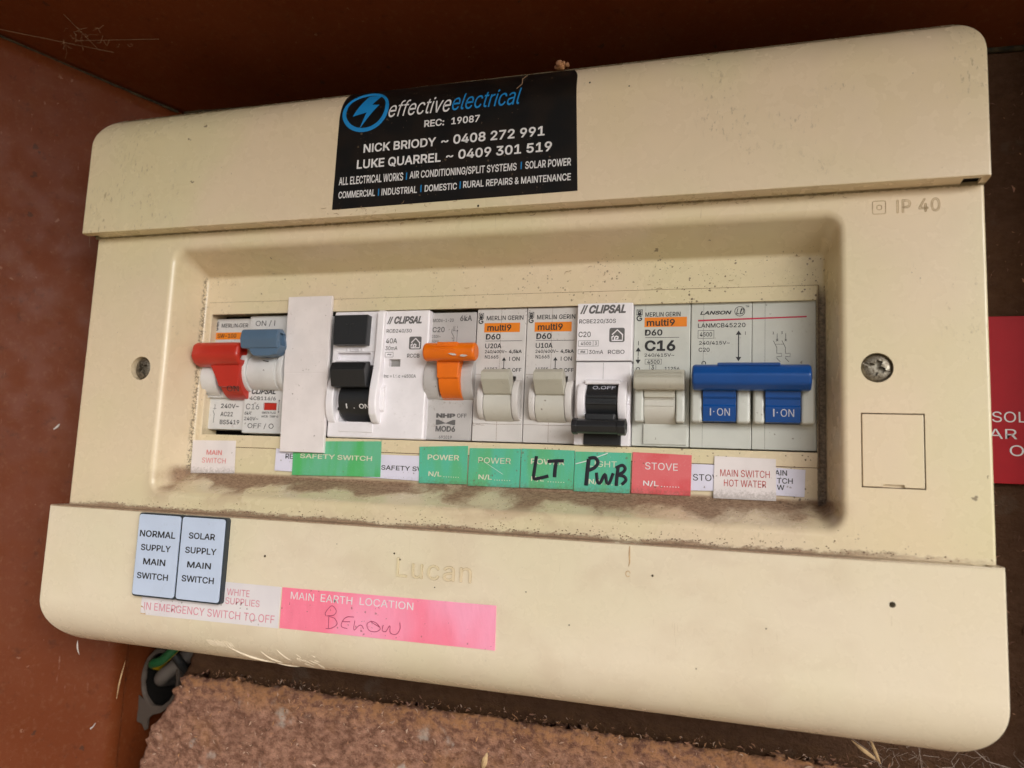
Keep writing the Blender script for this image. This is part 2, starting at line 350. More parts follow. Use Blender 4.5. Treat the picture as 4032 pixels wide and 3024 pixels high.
# ---- flat print
def poly(bm, pts, w, mat=0, wf=None):
    vs_ = [bm.verts.new((x, y, w+(wf(y) if wf else 0))) for x, y in pts]; f = bm.faces.new(vs_); f.material_index = mat
    if f.normal.z < 0: f.normal_flip()
def rect(bm, u0, u1, v0, v1, w, mat=0): poly(bm, [(u0, v0), (u1, v0), (u1, v1), (u0, v1)], w, mat)
def frame(bm, u0, u1, v0, v1, t, w, mat=0):
    rect(bm, u0, u1, v0, v0+t, w, mat); rect(bm, u0, u1, v1-t, v1, w, mat)
    rect(bm, u0, u0+t, v0+t, v1-t, w, mat); rect(bm, u1-t, u1, v0+t, v1-t, w, mat)
FONT = None
try: FONT = bpy.data.fonts.load(os.path.join(bpy.utils.system_resource('DATAFILES'), 'fonts', 'Inter.woff2'))   # ships with Blender; built-in font otherwise
except Exception: pass
def glyphs(s, bold=0.0, shear=0.0, res=3, extr=0.0, bev=0.0, fill=True, spacing=1.0):
    cu = bpy.data.curves.new('t', 'FONT'); cu.body = s.replace('I', chr(0x399)) if FONT else s;   # plain stroke I without serifs
    cu.size = 1; cu.font = FONT or cu.font; cu.offset = bold; cu.shear = shear; cu.resolution_u = res
    cu.extrude = extr; cu.bevel_depth = bev; cu.space_character = spacing
    if not fill: cu.fill_mode = 'NONE'
    o = bpy.data.objects.new('t', cu); me = bpy.data.meshes.new_from_object(o)
    bpy.data.objects.remove(o); bpy.data.curves.remove(cu); return me
def text(bm, s, u0, u1, v0, v1, w, bold=0.0, shear=0.0, mat=0, slope=0.0, wf=None, res=3, spacing=1.0, clip=None, thick=0):
    """writes s so that its ink fills exactly the given rectangle; slope tilts the line, clip cuts at a u value"""
    b2 = new()
    if v1-v0 < 1.9 and not thick: bold = max(bold, .014)             # fine print: ink spreads a little
    if s in ('I', 'II'):
        for k in range(len(s)): b2.faces.new([b2.verts.new((x+k*1.6+y*shear*3.4, y, 0)) for x, y in ((0, 0), (1, 0), (1, 1.9), (0, 1.9))])
    else:
        me = glyphs(s, 0, shear, res, spacing=spacing); b2.from_mesh(me); bpy.data.meshes.remove(me)
        if bold > 0:                                                # heavier weight: widen every outline edge
            bmesh.ops.remove_doubles(b2, verts=b2.verts, dist=1e-5)
            r = bold*.85
            for k, (a, b) in enumerate([(e.verts[0].co.copy(), e.verts[1].co.copy()) for e in b2.edges if len(e.link_faces) == 1]):
                dv = (b-a); L = dv.length
                if L < 1e-6: continue
                dv /= L; q = Vector((-dv.y, dv.x, 0))*r; a2, b_ = a-dv*r*.8, b+dv*r*.8; z = .001*(1+k % 7)
                b2.faces.new([b2.verts.new((c.x, c.y, z)) for c in (a2-q, b_-q, b_+q, a2+q)])
    if thick:
        for v in b2.verts: v.co.z = 0
        r = bmesh.ops.extrude_face_region(b2, geom=list(b2.faces)); 
        for e in r['geom']:
            if isinstance(e, bmesh.types.BMVert): e.co.z += 1
    xs = [v.co.x for v in b2.verts]; ys = [v.co.y for v in b2.verts]
    x0, x1, y0, y1 = min(xs), max(xs), min(ys), max(ys)
    if wf and (v1 > 104 or v0 < -58 or v0 > -20 and v1 < 20):      # on a curved surface: cut into short rows so that strokes follow it
        for k in range(1, 9):
            bmesh.ops.bisect_plane(b2, geom=list(b2.verts)+list(b2.edges)+list(b2.faces), plane_co=(0, y0+(y1-y0)*k/9, 0), plane_no=(0, 1, 0))
    for v in b2.verts:
        a = (v.co.x-x0)/(x1-x0); y = v0+(v.co.y-y0)/(y1-y0)*(v1-v0)+a*slope
        v.co = (u0+a*(u1-u0), y, w+(thick*v.co.z if thick else v.co.z)+(wf(y) if wf else 0))
    if clip:
        for val, sgn in clip:
            g = list(b2.verts)+list(b2.edges)+list(b2.faces)
            bmesh.ops.bisect_plane(b2, geom=g, plane_co=(val, 0, 0), plane_no=(sgn, 0, 0), clear_outer=True, dist=1e-5)
    for f in b2.faces: f.material_index = mat
    merge(bm, b2)
def stroke(bm, pts, r, w, mat=0, flat_=.06, wf=None, closed=False, n=6):
    """a drawn line: a flattened tube along points (u,v)"""
    P = [Vector((p[0], p[1], 0)) for p in pts]; m = len(P); rings = []
    for i, p in enumerate(P):
        a = P[(i-1) % m] if (i or closed) else P[0]; b = P[(i+1) % m] if (i < m-1 or closed) else P[-1]
        dv = (b-a); dv = dv.normalized() if dv.length > 1e-9 else Vector((1, 0, 0)); q = Vector((-dv.y, dv.x, 0))
        rr = r if not isinstance(r, (list, tuple)) else r[i]
        rings.append([bm.verts.new((*(p+q*rr*math.cos(2*math.pi*k/n)).xy, w+flat_*math.sin(2*math.pi*k/n)+(wf(p.y) if wf else 0))) for k in range(n)])
    for i in range(m if closed else m-1):
        A, B_ = rings[i], rings[(i+1) % m]
        for k in range(n): f = bm.faces.new((A[k], A[(k+1) % n], B_[(k+1) % n], B_[k])); f.material_index = mat
    if not closed:
        for rg in (rings[0], rings[-1]): f = bm.faces.new(rg); f.material_index = mat
def smoothpts(pts, n=6):
    out = []; P = [Vector((*p, 0)) for p in pts]
    for i in range(len(P)-1):
        a, b, c, d_ = P[max(i-1, 0)], P[i], P[i+1], P[min(i+2, len(P)-1)]
        for k in range(n):
            t = k/n; q = .5*((2*b)+(c-a)*t+(2*a-5*b+4*c-d_)*t*t+(3*b-a-3*c+d_)*t**3); out.append((q.x, q.y))
    out.append(tuple(P[-1].xy)); return out
def tube(bm, pts, r, n=10, mat=0):
    P = [Vector(p) for p in pts]; rings = []; up = Vector((.1, .3, 1)).normalized()
    for i, p in enumerate(P):
        dv = (P[min(i+1, len(P)-1)]-P[max(i-1, 0)]).normalized(); a = dv.cross(up).normalized(); b = dv.cross(a)
        rr = r if not isinstance(r, (list, tuple)) else r[i]
        rings.append([bm.verts.new(p+a*rr*math.cos(2*math.pi*k/n)+b*rr*math.sin(2*math.pi*k/n)) for k in range(n)])
    for i in range(len(P)-1):
        for k in range(n): f = bm.faces.new((rings[i][k], rings[i][(k+1) % n], rings[i+1][(k+1) % n], rings[i+1][k])); f.material_index = mat
    for rg in (rings[0], rings[-1]): f = bm.faces.new(rg); f.material_index = mat

# ------------------------------------------------------------------ the setting
def ceil_v(u, w): return 145.4+(u+102)*(-11.8/347)+(w+28)*(40.8/158)
def sheet(name, quad, mat, thick, n=(40, 40), kind='structure', parent=None):
    """a painted sheet between four corners, a few dents in it, thickness pushed behind"""
    bm = new(); q = [Vector(p) for p in quad]; g = []
    nrm = (q[1]-q[0]).cross(q[3]-q[0]).normalized()
    for j in range(n[1]+1):
        row = []
        for i in range(n[0]+1):
            a, b = i/n[0], j/n[1]; p = q[0].lerp(q[1], a).lerp(q[3].lerp(q[2], a), b)
            p = p+nrm*(.5*noise.noise(p*.03)); row.append(bm.verts.new(p))
        g.append(row)
    for j in range(n[1]):
        for i in range(n[0]): bm.faces.new((g[j][i], g[j][i+1], g[j+1][i+1], g[j+1][i]))
    toworld(bm); me = mesh_of(bm, name); o = link(name, me, mat, parent, 40)
    sd = o.modifiers.new('s', 'SOLIDIFY'); sd.thickness = thick*S; sd.offset = -1
    if kind: o['kind'] = kind
    return o
LB = (-102.5, -28)
sheet('left_wall', [(-330, -260, 199.5), (-102.5, -260, -28), (-102.5, 146.4, -28), (-330, 213.2, 199.5)], 'paint', 1.5, (50, 60))
sheet('ceiling', [(-551, ceil_v(-551, 420), 420), (-59, ceil_v(-59, -72), -72), (520, ceil_v(520, -72), -72), (520, ceil_v(520, 420), 420)], 'paint', 1.5, (90, 120))  # part out of view is stretched far forward to shade the upper board
sheet('unseen_right_wall', [(246, -260, -28), (246, -260, 8), (246, ceil_v(246, 8), 8), (246, ceil_v(246, -28), -28)], 'paint', 1.5, (20, 30))  # unseen wall, added to shade the strip right of the enclosure
# the dark space behind the fibreboard
bm = new(); box(bm, -150, 250, -262, 170, -72, -70, 0)
o = part('box_back', bm, 'paint', None, None); o['kind'] = 'structure'
bm = new(); box(bm, -110, -103.2, -262, 160, -72, -29.5, 0); o = part('box_side_light_stop', bm, 'paint', None, None); o['kind'] = 'structure'  # closing piece added to stop light leaking in behind the left wall
# added dark bead: draws the seam gap's dark line and blocks sky light
bm = new(); pts = []
for i in range(60):
    w = -27+i*155/59; u = -102.5-(w+28); pts.append((u+.2+.25*noise.noise(Vector((i*.7, 0, 0))), ceil_v(u, w)-.3+.3*noise.noise(Vector((0, i*.9, 0))), w))
tube(bm, pts, [(.55+.3*noise.noise(Vector((i*.5, 3, 0)))) for i in range(60)], 8)
o = part('wall_seam', bm, 'dark_fill', None, 60); o['kind'] = 'structure'
bm = new(); tube(bm, [(u, ceil_v(u, -28)-.6+.5*noise.noise(Vector((u*.2, 0, 0))), -27.6) for u in range(-100, 246, 4)], 1.0, 8)
o = part('ceiling_seam', bm, 'dark_fill', None, 60); o['kind'] = 'structure'  # same added dark line along the gap at the ceiling's back

# fibreboard behind the enclosure, with its broken lower left corner
edge = [(-76, -60), (-71, -88), (-73, -95), (-76, -98.5), (-75.5, -101), (-79.5, -103), (-78, -107), (-81, -110), (-83.5, -114), (-86, -116.5), (-88.5, -119), (-89.5, -124), (-91, -130), (-92.5, -137), (-96, -150), (-99, -230)]
def edge_u(v):
    if v > -60: return -76-(v+60)*.2 if v < 60 else -100
    for (a, b), (c, d_) in zip(edge, edge[1:]):
        if d_ <= v <= b: return a+(c-a)*(b-v)/(b-d_)
    return -99
def hgt(u, v):
    p = Vector((u, v, 0)); return 1.3*noise.fractal(p*.06, .8, 2.2, 4)+.28*noise.fractal(p*.4, .6, 2.1, 3)
SW = -16.0                                                # front of the thick slab at the bottom; the thin board behind is at -28
def nearer(p): return (141.6-(141.6-p[0])*.957, -11+(p[1]+11)*.957)
edge2 = [nearer(p) for p in edge]
def edge2_u(v):
    for (a, b), (c, d_) in zip(edge2, edge2[1:]):
        if d_ <= v <= b: return a+(c-a)*(b-v)/(b-d_)
    return -66 if v > -60 else -92
def slab_top(u): return -92.6+.9*noise.fractal(Vector((u*.08, 3, 0)), .8, 2.1, 4)+.5*noise.noise(Vector((u*.6, 9, 0)))
def board(name, vlo, vtop, w0, mat, ef, thick, n_, m_, drop, hs):
    bm = new(); g = {}
    for i in range(n_+1):
        for j in range(m_+1):
            vt = vtop(160); v = vlo+(vt-vlo)*j/m_
            eu = ef(v)+1.1*noise.noise(Vector((v*.5, 5, 0))); u = eu+(246-eu)*i/n_; vt = vtop(u); v2 = vlo+(vt-vlo)*j/m_
            g[i, j] = bm.verts.new((u, v2, w0+hs*hgt(u, v2)-1.5*math.exp(-(u-eu)/1.5)-drop*math.exp(-(vt-v2)/1.3)))
    for j in range(m_):
        for i in range(n_): bm.faces.new((g[i, j], g[i+1, j], g[i+1, j+1], g[i, j+1]))
    toworld(bm); o = link(name, mesh_of(bm, name), mat, None, 180)
    sd = o.modifiers.new('s', 'SOLIDIFY'); sd.thickness = thick*S; sd.offset = -1; o['kind'] = 'structure'
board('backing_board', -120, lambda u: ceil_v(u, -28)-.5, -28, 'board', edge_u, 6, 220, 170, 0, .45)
board('fibreboard_slab', -170, slab_top, SW, 'fibre', edge2_u, 11, 420, 100, 1.6, 1.0)
# loose fibres and slivers on the board
def slivers(name, n, region, mats, wfun, smin, smax, label, cat='debris', wide=.16, lift=.35, curl=.25, dens=None):
    bm = new(); k = 0
    while k < n:
        u = random.uniform(region[0], region[1]); v = random.uniform(region[2], region[3])
        if dens and random.random() > dens(u, v): continue
        k += 1; L = random.uniform(smin, smax)*random.uniform(.4, 1); a = random.uniform(0, math.pi*2); b = random.uniform(-lift, lift)
        dv = Vector((math.cos(a), math.sin(a), b)).normalized(); q = Vector((-math.sin(a), math.cos(a), random.uniform(-.5, .5))).normalized()
        wd = L*wide*random.uniform(.5, 1.3); p = Vector((u, v, wfun(u, v)+.15)); mi = random.randrange(len(mats))
        m_ = p+dv*L*.5+q*random.uniform(-curl, curl)*L; e = p+dv*L+Vector((0, 0, 0))
        ring = []
        for c_, s_ in ((p, .25), (m_, 1), (e, .15)):
            ring.append([bm.verts.new(c_+q*wd*s_), bm.verts.new(c_-q*wd*s_*.6+Vector((0, 0, wd*.5*s_))), bm.verts.new(c_-q*wd*s_)])
        for x, y in zip(ring, ring[1:]):
            for t in range(3):
                f = bm.faces.new((x[t], x[(t+1) % 3], y[(t+1) % 3], y[t])); f.material_index = mi
    o = part(name, bm, mats, None, None); tag(o, label, cat, kind='stuff'); return o
slivers('wood_fibres', 1900, (-90, 232, -160, -93), ['chip', 'chip2', 'chip3', 'chip2', 'chip'], lambda u, v: SW+hgt(u, v), .6, 2.6,
        'loose brown wood fibres on the rough board below the enclosure', lift=.1, dens=lambda u, v: (1 if u > edge2_u(v)+2 else 0)*(.35+.65*(noise.noise(Vector((u*.05, v*.05, 1)))+.5)))
slivers('ledge_crumbs', 500, (-60, 232, -92.9, -92.0), ['chip', 'chip', 'chip3', 'chip2'], lambda u, v: random.uniform(-27, -16.5), .5, 2.2, 'crumbly orange-brown fibres along the broken top edge of the slab')
slivers('board_fibres', 500, (198, 240, -95, 134), ['chip3', 'chip3', 'chip', 'chip3'], lambda u, v: -28+.45*hgt(u, v), .8, 3.0,
        'dark brown fibres on the board to the right of the enclosure')
# ground outside, far below the meter box: light bounces off it
bm = new(); box(bm, -60000, 60000, -1300, -1200, -60000, 60000, 0)
o = part('ground', bm, 'ground', None, None); o['kind'] = 'structure'

# ------------------------------------------------------------------ the enclosure
enc = thing('switchboard_enclosure', 'large cream plastic switchboard enclosure with dusty recess and two raised flaps', 'switchboard', (54.3, -77, -28))
def ring_pts(r, R): return rrect(r[0], r[1], r[2], r[3], R, 6)
def rings_solid(rs, closed=True):
    b2 = new(); V = [[b2.verts.new((x, y, w)) for x, y in ring_pts(r, R)] for r, R, w in rs]; n = len(V[0])
    for a in range(len(V) if closed else len(V)-1):
        A, B_ = V[a], V[(a+1) % len(V)]
        for i in range(n): b2.faces.new((A[i], A[(i+1) % n], B_[(i+1) % n], B_[i]))
    bmesh.ops.recalc_face_normals(b2, faces=b2.faces); return b2
OUT = (-94.4, 203, -31, 76)
rs = [(OUT, .8, -26), (OUT, .8, 16.6), ((-94.1, 202.7, -30.7, 75.7), .8, 16.93), ((-93.6, 202.2, -30.2, 75.2), .8, 17)]
rs += [((-60.2, 169.0, -23.6, 67.9), 6.4, 17), ((-59.6, 168.4, -23.1, 67.3), 5.9, 16.93), ((-59.0, 167.8, -22.6, 66.7), 5.4, 16.7), ((-58.5, 167.3, -22.1, 66.1), 4.9, 16.3), ((-58.1, 166.95, -21.6, 65.6), 4.5, 15.7), ((-57.8, 166.7, -21.2, 65.1), 4.2, 14.8),
       ((-55.8, 164.75, -15.7, 59.9), 1.8, 2.2), ((-55.6, 164.6, -15.2, 59.5), 1.6, 1.5), ((-55.2, 164.3, -14.7, 59.0), 1.4, 1.1), ((-54.6, 163.8, -14.1, 58.4), 1.2, 1.0),
       ((-53.0, 162.5, -1.4, 46.0), .5, 1.0), ((-53.0, 162.5, -1.4, 46.0), .5, -8), ((-90, 199, -28, 73), .8, -8), ((-90, 199, -28, 73), .8, -26)]
cov = rings_solid(rs)
def cyl(cu, cv, r, w0, w1, n=40): b = new(); prism(b, disc(cu, cv, r, n), w0, w1, 0); return b
capc = new(); box(capc, 172.0, 187.5, -10.0, 10.0, 15.6, 20, 0)
cov = cut(cov, cyl(-68.3, 22.1, 4.3, 12.6, 20), cyl(176.2, 22.3, 4.05, 14.5, 20), capc)
part('front_cover', cov, 'cream', enc, 40)
bm = new(); rs = [((-53.95, 162.9, -4.8, 49.6), .4, .6), ((-53.95, 162.9, -4.8, 49.6), .4, 1.35), ((-53.75, 162.7, -4.6, 49.4), .4, 1.5), ((-52.35, 162.55, -.65, 45.3), .4, 1.5), ((-52.15, 162.35, -.45, 45.1), .4, 1.35), ((-52.15, 162.35, -.45, 45.1), .4, .6)]
part('slot_trim', rings_solid(rs), 'trim', enc, 35)
bm = new(); rs = [((-54.15, 163.1, -5.0, 49.8), .4, .99), ((-54.15, 163.1, -5.0, 49.8), .4, 1.03), ((-53.93, 162.88, -4.78, 49.58), .4, 1.03), ((-53.93, 162.88, -4.78, 49.58), .4, .99)]
part('trim_gap', rings_solid(rs), 'dust', enc, None)
bm = new(); box(bm, -88, 197, -66, 112, -27, -10, 1); part('base_box', bm, 'dark', enc)
RF = 17.0
def wfl(v):                                 # height of the flap surface along v (flat front, rounded outer edge)
    if v > 105.5: t = min((v-105.5)/RF, 1); return 23.3-18*(1-math.sqrt(max(0, 1-t*t)))
    if v < -60.0: t = min((-60.0-v)/RF, 1); return 23.3-18*(1-math.sqrt(max(0, 1-t*t)))
    return 23.3
def flap(v_in, v_arc, sgn, uL, uR, Rc=15):
    """solid flap: inner edge v_in, flat to v_arc, then an elliptical edge RF further; outer corners rounded in plan"""
    b2 = new(); vout = v_arc+sgn*RF; prof = [(v_in, 6), (v_in, 22.9), (v_in+sgn*.12, 23.18), (v_in+sgn*.45, 23.3)]
    prof += [(v_in+sgn*(abs(v_arc-v_in)*k/8), 23.3) for k in range(1, 9)]
    for k in range(1, 25): a = math.pi/2*k/24; prof.append((v_arc+sgn*RF*math.sin(a), 23.3-18*(1-math.cos(a))))
    prof += [(vout, 4.5), (vout-sgn*3, 4.0)]
    rows = []
    for v, w in prof:
        dd = max(0, Rc-abs(vout-v)) if abs(vout-v) < Rc else 0
        ins = Rc-math.sqrt(max(0, Rc*Rc-dd*dd)); ins = min(ins, Rc*.86)
        a, b = uL+ins, uR-ins
        ew = w-.9; cols = [(a, min(6, w-.05)), (a, w-.75), (a+.22, w-.22), (a+.75, w)]+[(a+(b-a)*k/12, w) for k in range(1, 12)]+[(b-.75, w), (b-.22, w-.22), (b, w-.75), (b, min(6, w-.05))]
        if w < 6.5: cols = [(x, min(y, w)) for x, y in cols]; cols[0] = (a, w-.8); cols[-1] = (b, w-.8)
        rows.append([b2.verts.new((x, v, y)) for x, y in cols])
    for A, B_ in zip(rows, rows[1:]):
        for i in range(len(A)-1): b2.faces.new((A[i], A[i+1], B_[i+1], B_[i]))
    # back and inner closing faces
    n = len(rows[0])
    loop = [r[0] for r in rows]+rows[-1][1:-1]+[r[-1] for r in rows[::-1]]+rows[0][1:-1][::-1]
    try: b2.faces.new(loop[::-1])
    except ValueError: pass
    bmesh.ops.recalc_face_normals(b2, faces=b2.faces); return b2
uf = flap(72.1, 105.5, 1, -96.0, 203.2)
def wedge(u0, u1, v0, v1, w0, w1): b = new(); box(b, u0, u1, v0, v1, w0, w1, 0); return b
nt = new(); extu(nt, [(71.5, 16.6), (74.6, 16.6), (74.6, 19.6), (71.5, 22.2)], 197.0, 201.3, .0)
nl = new(); extu(nl, [(71.5, 16.6), (74.6, 16.6), (74.6, 18), (71.5, 20.6)], -96.8, -91.6, .0)
uf = cut(uf, nt, nl); part('upper_flap', uf, 'flap', enc, 40)
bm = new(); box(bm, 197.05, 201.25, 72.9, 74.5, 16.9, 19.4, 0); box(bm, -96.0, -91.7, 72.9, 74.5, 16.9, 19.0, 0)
part('notch_shade', bm, 'dark', enc, None)['kind'] = 'stuff'  # dark blocks filling the notches, standing in for the shade inside
lf = flap(-28.1, -60.0, -1, -96.4, 203.3)
nt = new(); box(nt, 197, 200.8, -29.2, -27, 16, 23.0, 0); lf = cut(lf, nt)
part('lower_flap', lf, 'low_flap', enc, 40)
# round hole cap, screws
bm = new(); box(bm, 172.28, 187.22, -9.72, 9.72, 14, 16.95, .25); nb = new(); box(nb, 177.3, 182.4, -10.5, -8.95, 16.0, 18, 0)
part('cover_cap', cut(bm, nb), 'cream', enc, 40)
bm = new(); box(bm, 172.02, 187.48, -9.98, 9.98, 15.0, 15.63, 0); part('cap_gap', bm, 'dust', enc, None)
def screw(cu, cv, w, r, rot):
    b2 = new(); n = 40; prof = [(0, w), (r*.5, w-.05), (r*.8, w-.25), (r*.95, w-.6), (r, w-1.1), (r, w-3)]; rg = []
    c = b2.verts.new((cu, cv, w))
    for rr, ww in prof[1:]: rg.append([b2.verts.new((cu+rr*math.cos(2*math.pi*i/n), cv+rr*math.sin(2*math.pi*i/n), ww)) for i in range(n)])
    for i in range(n): b2.faces.new((c, rg[0][i], rg[0][(i+1) % n]))
    for A, B_ in zip(rg, rg[1:]):
        for i in range(n): b2.faces.new((A[i], A[(i+1) % n], B_[(i+1) % n], B_[i]))
    b2.faces.new(rg[-1]); bmesh.ops.recalc_face_normals(b2, faces=b2.faces)
    cs = []
    for a, L, ww in ((rot, r*.97, .35), (rot, r*.55, .75), (rot+math.pi/2, r*.55, .75)):
        b3 = new(); du, dv = math.cos(a), math.sin(a); h = ww*r/3.7
        pl = [(cu+du*s*L-dv*q*h, cv+dv*s*L+du*q*h) for s, q in ((-1, -1), (1, -1), (1, 1), (-1, 1))]
        prism(b3, pl, w-(.7 if L > r*.8 else 1.6), w+1, 0); cs.append(b3)
    b2 = cut(b2, *cs); return b2
part('screw', screw(-68.1, 22.1, 16.3, 3.75, math.radians(-60)), 'steel', enc, 40)
part('screw', screw(176.2, 22.3, 16.6, 3.85, math.radians(-22)), 'steel', enc, 40)
# moulded writing
def emboss(s, u0, u1, v0, v1, w, rise, rr, boldness=.0):
    bm = new()
    if rise: text(bm, s, u0, u1, v0, v1, w, 0, thick=rise, mat=0, spacing=1.08)
    me = glyphs(s, 0, 0, 3, spacing=1.08)                       # outlines only
    b2 = new(); b2.from_mesh(me); bpy.data.meshes.remove(me); bmesh.ops.remove_doubles(b2, verts=b2.verts, dist=1e-5)
    xs = [v.co.x for v in b2.verts]; ys = [v.co.y for v in b2.verts]
    fx = lambda x: u0+(x-min(xs))/(max(xs)-min(xs))*(u1-u0); fy = lambda y: v0+(y-min(ys))/(max(ys)-min(ys))*(v1-v0)
    for e in [e for e in b2.edges if len(e.link_faces) == 1]:
        a, b = [(fx(v.co.x), fy(v.co.y)) for v in e.verts]
        stroke(bm, [a, b], rr, w, 1, .05, n=4)
    b2.free(); return bm
M['mould_dirt'] = simple('dirt_in_moulding', (.24, .165, .08), (.46, .34, .2), .5)
part('moulded_letters', emboss('Lucan', 40.9, 65.1, -42.9, -37.2, 23.3, .22, .11, .015), ['flap', 'mould_dirt'], enc, None)
bm = emboss('IP 40', 181.7, 192.3, 65.3, 69.0, 17.0, 0, .11, -.012)
for a, b, c_, d_ in ((175.6, 178.9, 65.3, 69.0), (176.7, 177.9, 66.5, 67.8)):
    stroke(bm, rrect(a, b, c_, d_, .4, 2), .10, 17.0, 1, .06, closed=True)
part('moulded_letters', bm, ['cream', 'mould_dirt'], enc, None)

# ------------------------------------------------------------------ the modules in the slot
G = 'switches and breakers in the slot of the enclosure'
E1 = .035                                            # print stands this proud of the plastic
def mg_logo(bm, u, v, s, w, blk=0, lt=1):
    """boxed envelope over a ringed letter"""
    rect(bm, u, u+s, v+s*.98, v+s*2, w, blk)
    stroke(bm, [(u+s*.15, v+s*1.12), (u+s*.15, v+s*1.86), (u+s*.5, v+s*1.45), (u+s*.85, v+s*1.86), (u+s*.85, v+s*1.12)], s*.06, w+.03, lt, .02)
    stroke(bm, [(u+s*.18, v+s*1.88), (u+s*.82, v+s*1.88)], s*.05, w+.03, lt, .02)
    stroke(bm, [(u+s*.5+s*.40*math.cos(math.radians(a)), v+s*.46+s*.40*math.sin(math.radians(a))) for a in range(40, 361, 16)]+[(u+s*.5, v+s*.46)], s*.10, w+.01, blk, .02)
def house_icon(bm, u0, u1, v0, v1, w, g=0, lt=1):
    poly(bm, rrect(u0, u1, v0, v1, (u1-u0)*.12, 3), w, g); W, H = u1-u0, v1-v0; t = W*.045
    P = lambda a, b: (u0+W*a, v0+H*b)
    stroke(bm, [P(.18, .52), P(.52, .86), P(.86, .52), P(.86, .12), P(.18, .12), P(.18, .36), P(.30, .44)], t, w+.03, lt, .02)
    stroke(bm, [P(.36, .16), P(.36, .34), P(.46, .42), P(.58, .36), P(.56, .24), P(.46, .22)], t, w+.03, lt, .02)
def arrow(bm, u, v0, v1, w, hs=.55, t=.12, mat=0, up=True, down=True):
    a = v1-(hs*1.6 if up else 0); b = v0+(hs*1.6 if down else 0); rect(bm, u-t, u+t, b, a, w, mat)
    if up: poly(bm, [(u-hs, a), (u+hs, a), (u, v1)], w, mat)
    if down: poly(bm, [(u-hs, b), (u, v0), (u+hs, b)], w, mat)
def cheek(bm, u0, u1, v0, v1, wb, wt, r=.3):
    extu(bm, [(v0, wb-1)]+[(v1+(v0-v1)*(1-k), y) for k, y in [(math.sin(math.pi/2*0), wb)]][:0]+arc((v0+v1)/2, wb, (v1-v0)/2, wt-wb, 180, 0, 14)+[(v1, wb-1)], u0, u1, r)

# 1 red main isolator
t = thing('isolator_switch', 'main isolator with wide red lever, leftmost switch in the slot', 'switch', (-46, 0, -3), G)
bm = new(); box(bm, -53.9, -37.3, 1.7, 14.4, -12, -3, .5); box(bm, -53.9, -37.3, 31.5, 44.3, -12, -3, .4); box(bm, -54.6, -37.3, 14.4, 31.5, -12, -6, .3)
part('body', bm, 'grey_body', t)
bm = new()
for a, b in ((-53.8, -46.9), (-39.5, -37.4)): cheek(bm, a, b, 13.4, 29, -5, 3.2, .6)
box(bm, -53.6, -37.5, 13.6, 16, -4, -1.4, .3)
part('housing', bm, 'grey_body', t)
bm = new()
extu(bm, [(24.2, 2.5), (25.3, 6.5), (28.2, 8.6), (32.6, 7.6), (33.8, 5.2), (33.0, 2.2), (28.5, .6)], -54.8, -34.2, 1.5, 3)
extu(bm, arc(22, -4, 9.2, 9, 200, 60, 14), -43.6, -35.0, .25)
prism(bm, [(-49.8, 26.5), (-34.8, 26.5), (-35.2, 17), (-43.4, 17), (-45.2, 20.5), (-47.6, 24.4)], 0, 5.2, .5)
lev = cut(bm, wedge(-36.2, -30, 27.0, 31.6, 2.8, 6.6)); lvr = part('lever', lev, 'red', t, 30)
bm = new(); text(bm, 'ON', -39.9, -34.8, 15.4, 17.4, 4.45, .0, wf=lambda y: .75*(y-15)/2.4); part('lettering', bm, 'ink', lvr, None)
bm = new(); w = -3+E1
mg_logo(bm, -53.9, 39.7, 1.75, w, 0, 3); text(bm, 'MERLIN GER', -50.8, -38.9, 40.8, 42.4, w, -.005)
rect(bm, -53.9, -39.0, 36.2, 38.9, w, 2); text(bm, 'SW-100', -52.3, -43.8, 36.8, 38.4, w+.03)
text(bm, '240V~', -47.9, -39.9, 9.8, 11.5, w); text(bm, 'AC22', -47.8, -42.3, 6.7, 8.4, w); text(bm, 'BS5419', -47.8, -39.2, 3.7, 5.4, w)
stroke(bm, [(-50.6, 11.2), (-50.6, 9.2)], .09, w); stroke(bm, [(-51.4, 9.6), (-49.9, 9.6)], .08, w); stroke(bm, [(-51.3, 8.9), (-50.6, 7.4), (-50.7, 4.2)], .10, w)
part('lettering', bm, ['ink', 'ink_grey', 'ink_orange', 'grey_body'], t, None)

# 2 slate blue breaker
t = thing('circuit_breaker', 'circuit breaker with slate blue handle and small red flag window, beside the red lever', 'circuit breaker', (-28.5, 0, -1.5), G)
bm = new(); box(bm, -37.0, -19.6, .5, 18.8, -12, -1.5, .6); box(bm, -37.2, -19.6, 32, 44.8, -12, -1.5, .5); box(bm, -37.0, -19.6, 18, 33, -12, -4.5, .3)
bm = cut(bm, wedge(-28.3, -22.6, 9.2, 12.0, -2.2, 0)); part('body', bm, 'grey_body', t)
bm = new(); cheek(bm, -37.0, -33.6, 15.6, 33.0, -3, 4.0, .6); cheek(bm, -20.4, -18.2, 15.6, 33, -3, 4.0, .5)
part('housing', bm, 'grey_body', t)
bm = new(); extu(bm, arc(23.5, -5, 7.6, 8.4, 180, 0, 16), -33.5, -20.5, .3); extu(bm, arc(23.5, -5, 7.9, 8.75, 150, 35, 12)+[(23.5, -5)], -27.6, -21.6, .1)
part('drum', bm, 'grey_body', t)
bm = new(); extu(bm, [(31.2, 3.6), (30.7, 8.2), (34.3, 9.2), (37.6, 8.4), (38.2, 5.0), (35.4, 2.2)], -33.2, -17.6, .7)
prism(bm, [(-33.4, 34.5), (-17.4, 34.5), (-16.9, 31.5), (-18.6, 28.6), (-21.6, 28.0), (-27.8, 28.0), (-29.0, 28.9)], 2.5, 7.6, .5)
bm = cut(bm, wedge(-18.6, -12, 31.9, 36.4, 4.4, 7.4)); part('lever', bm, 'slate', t, 30)
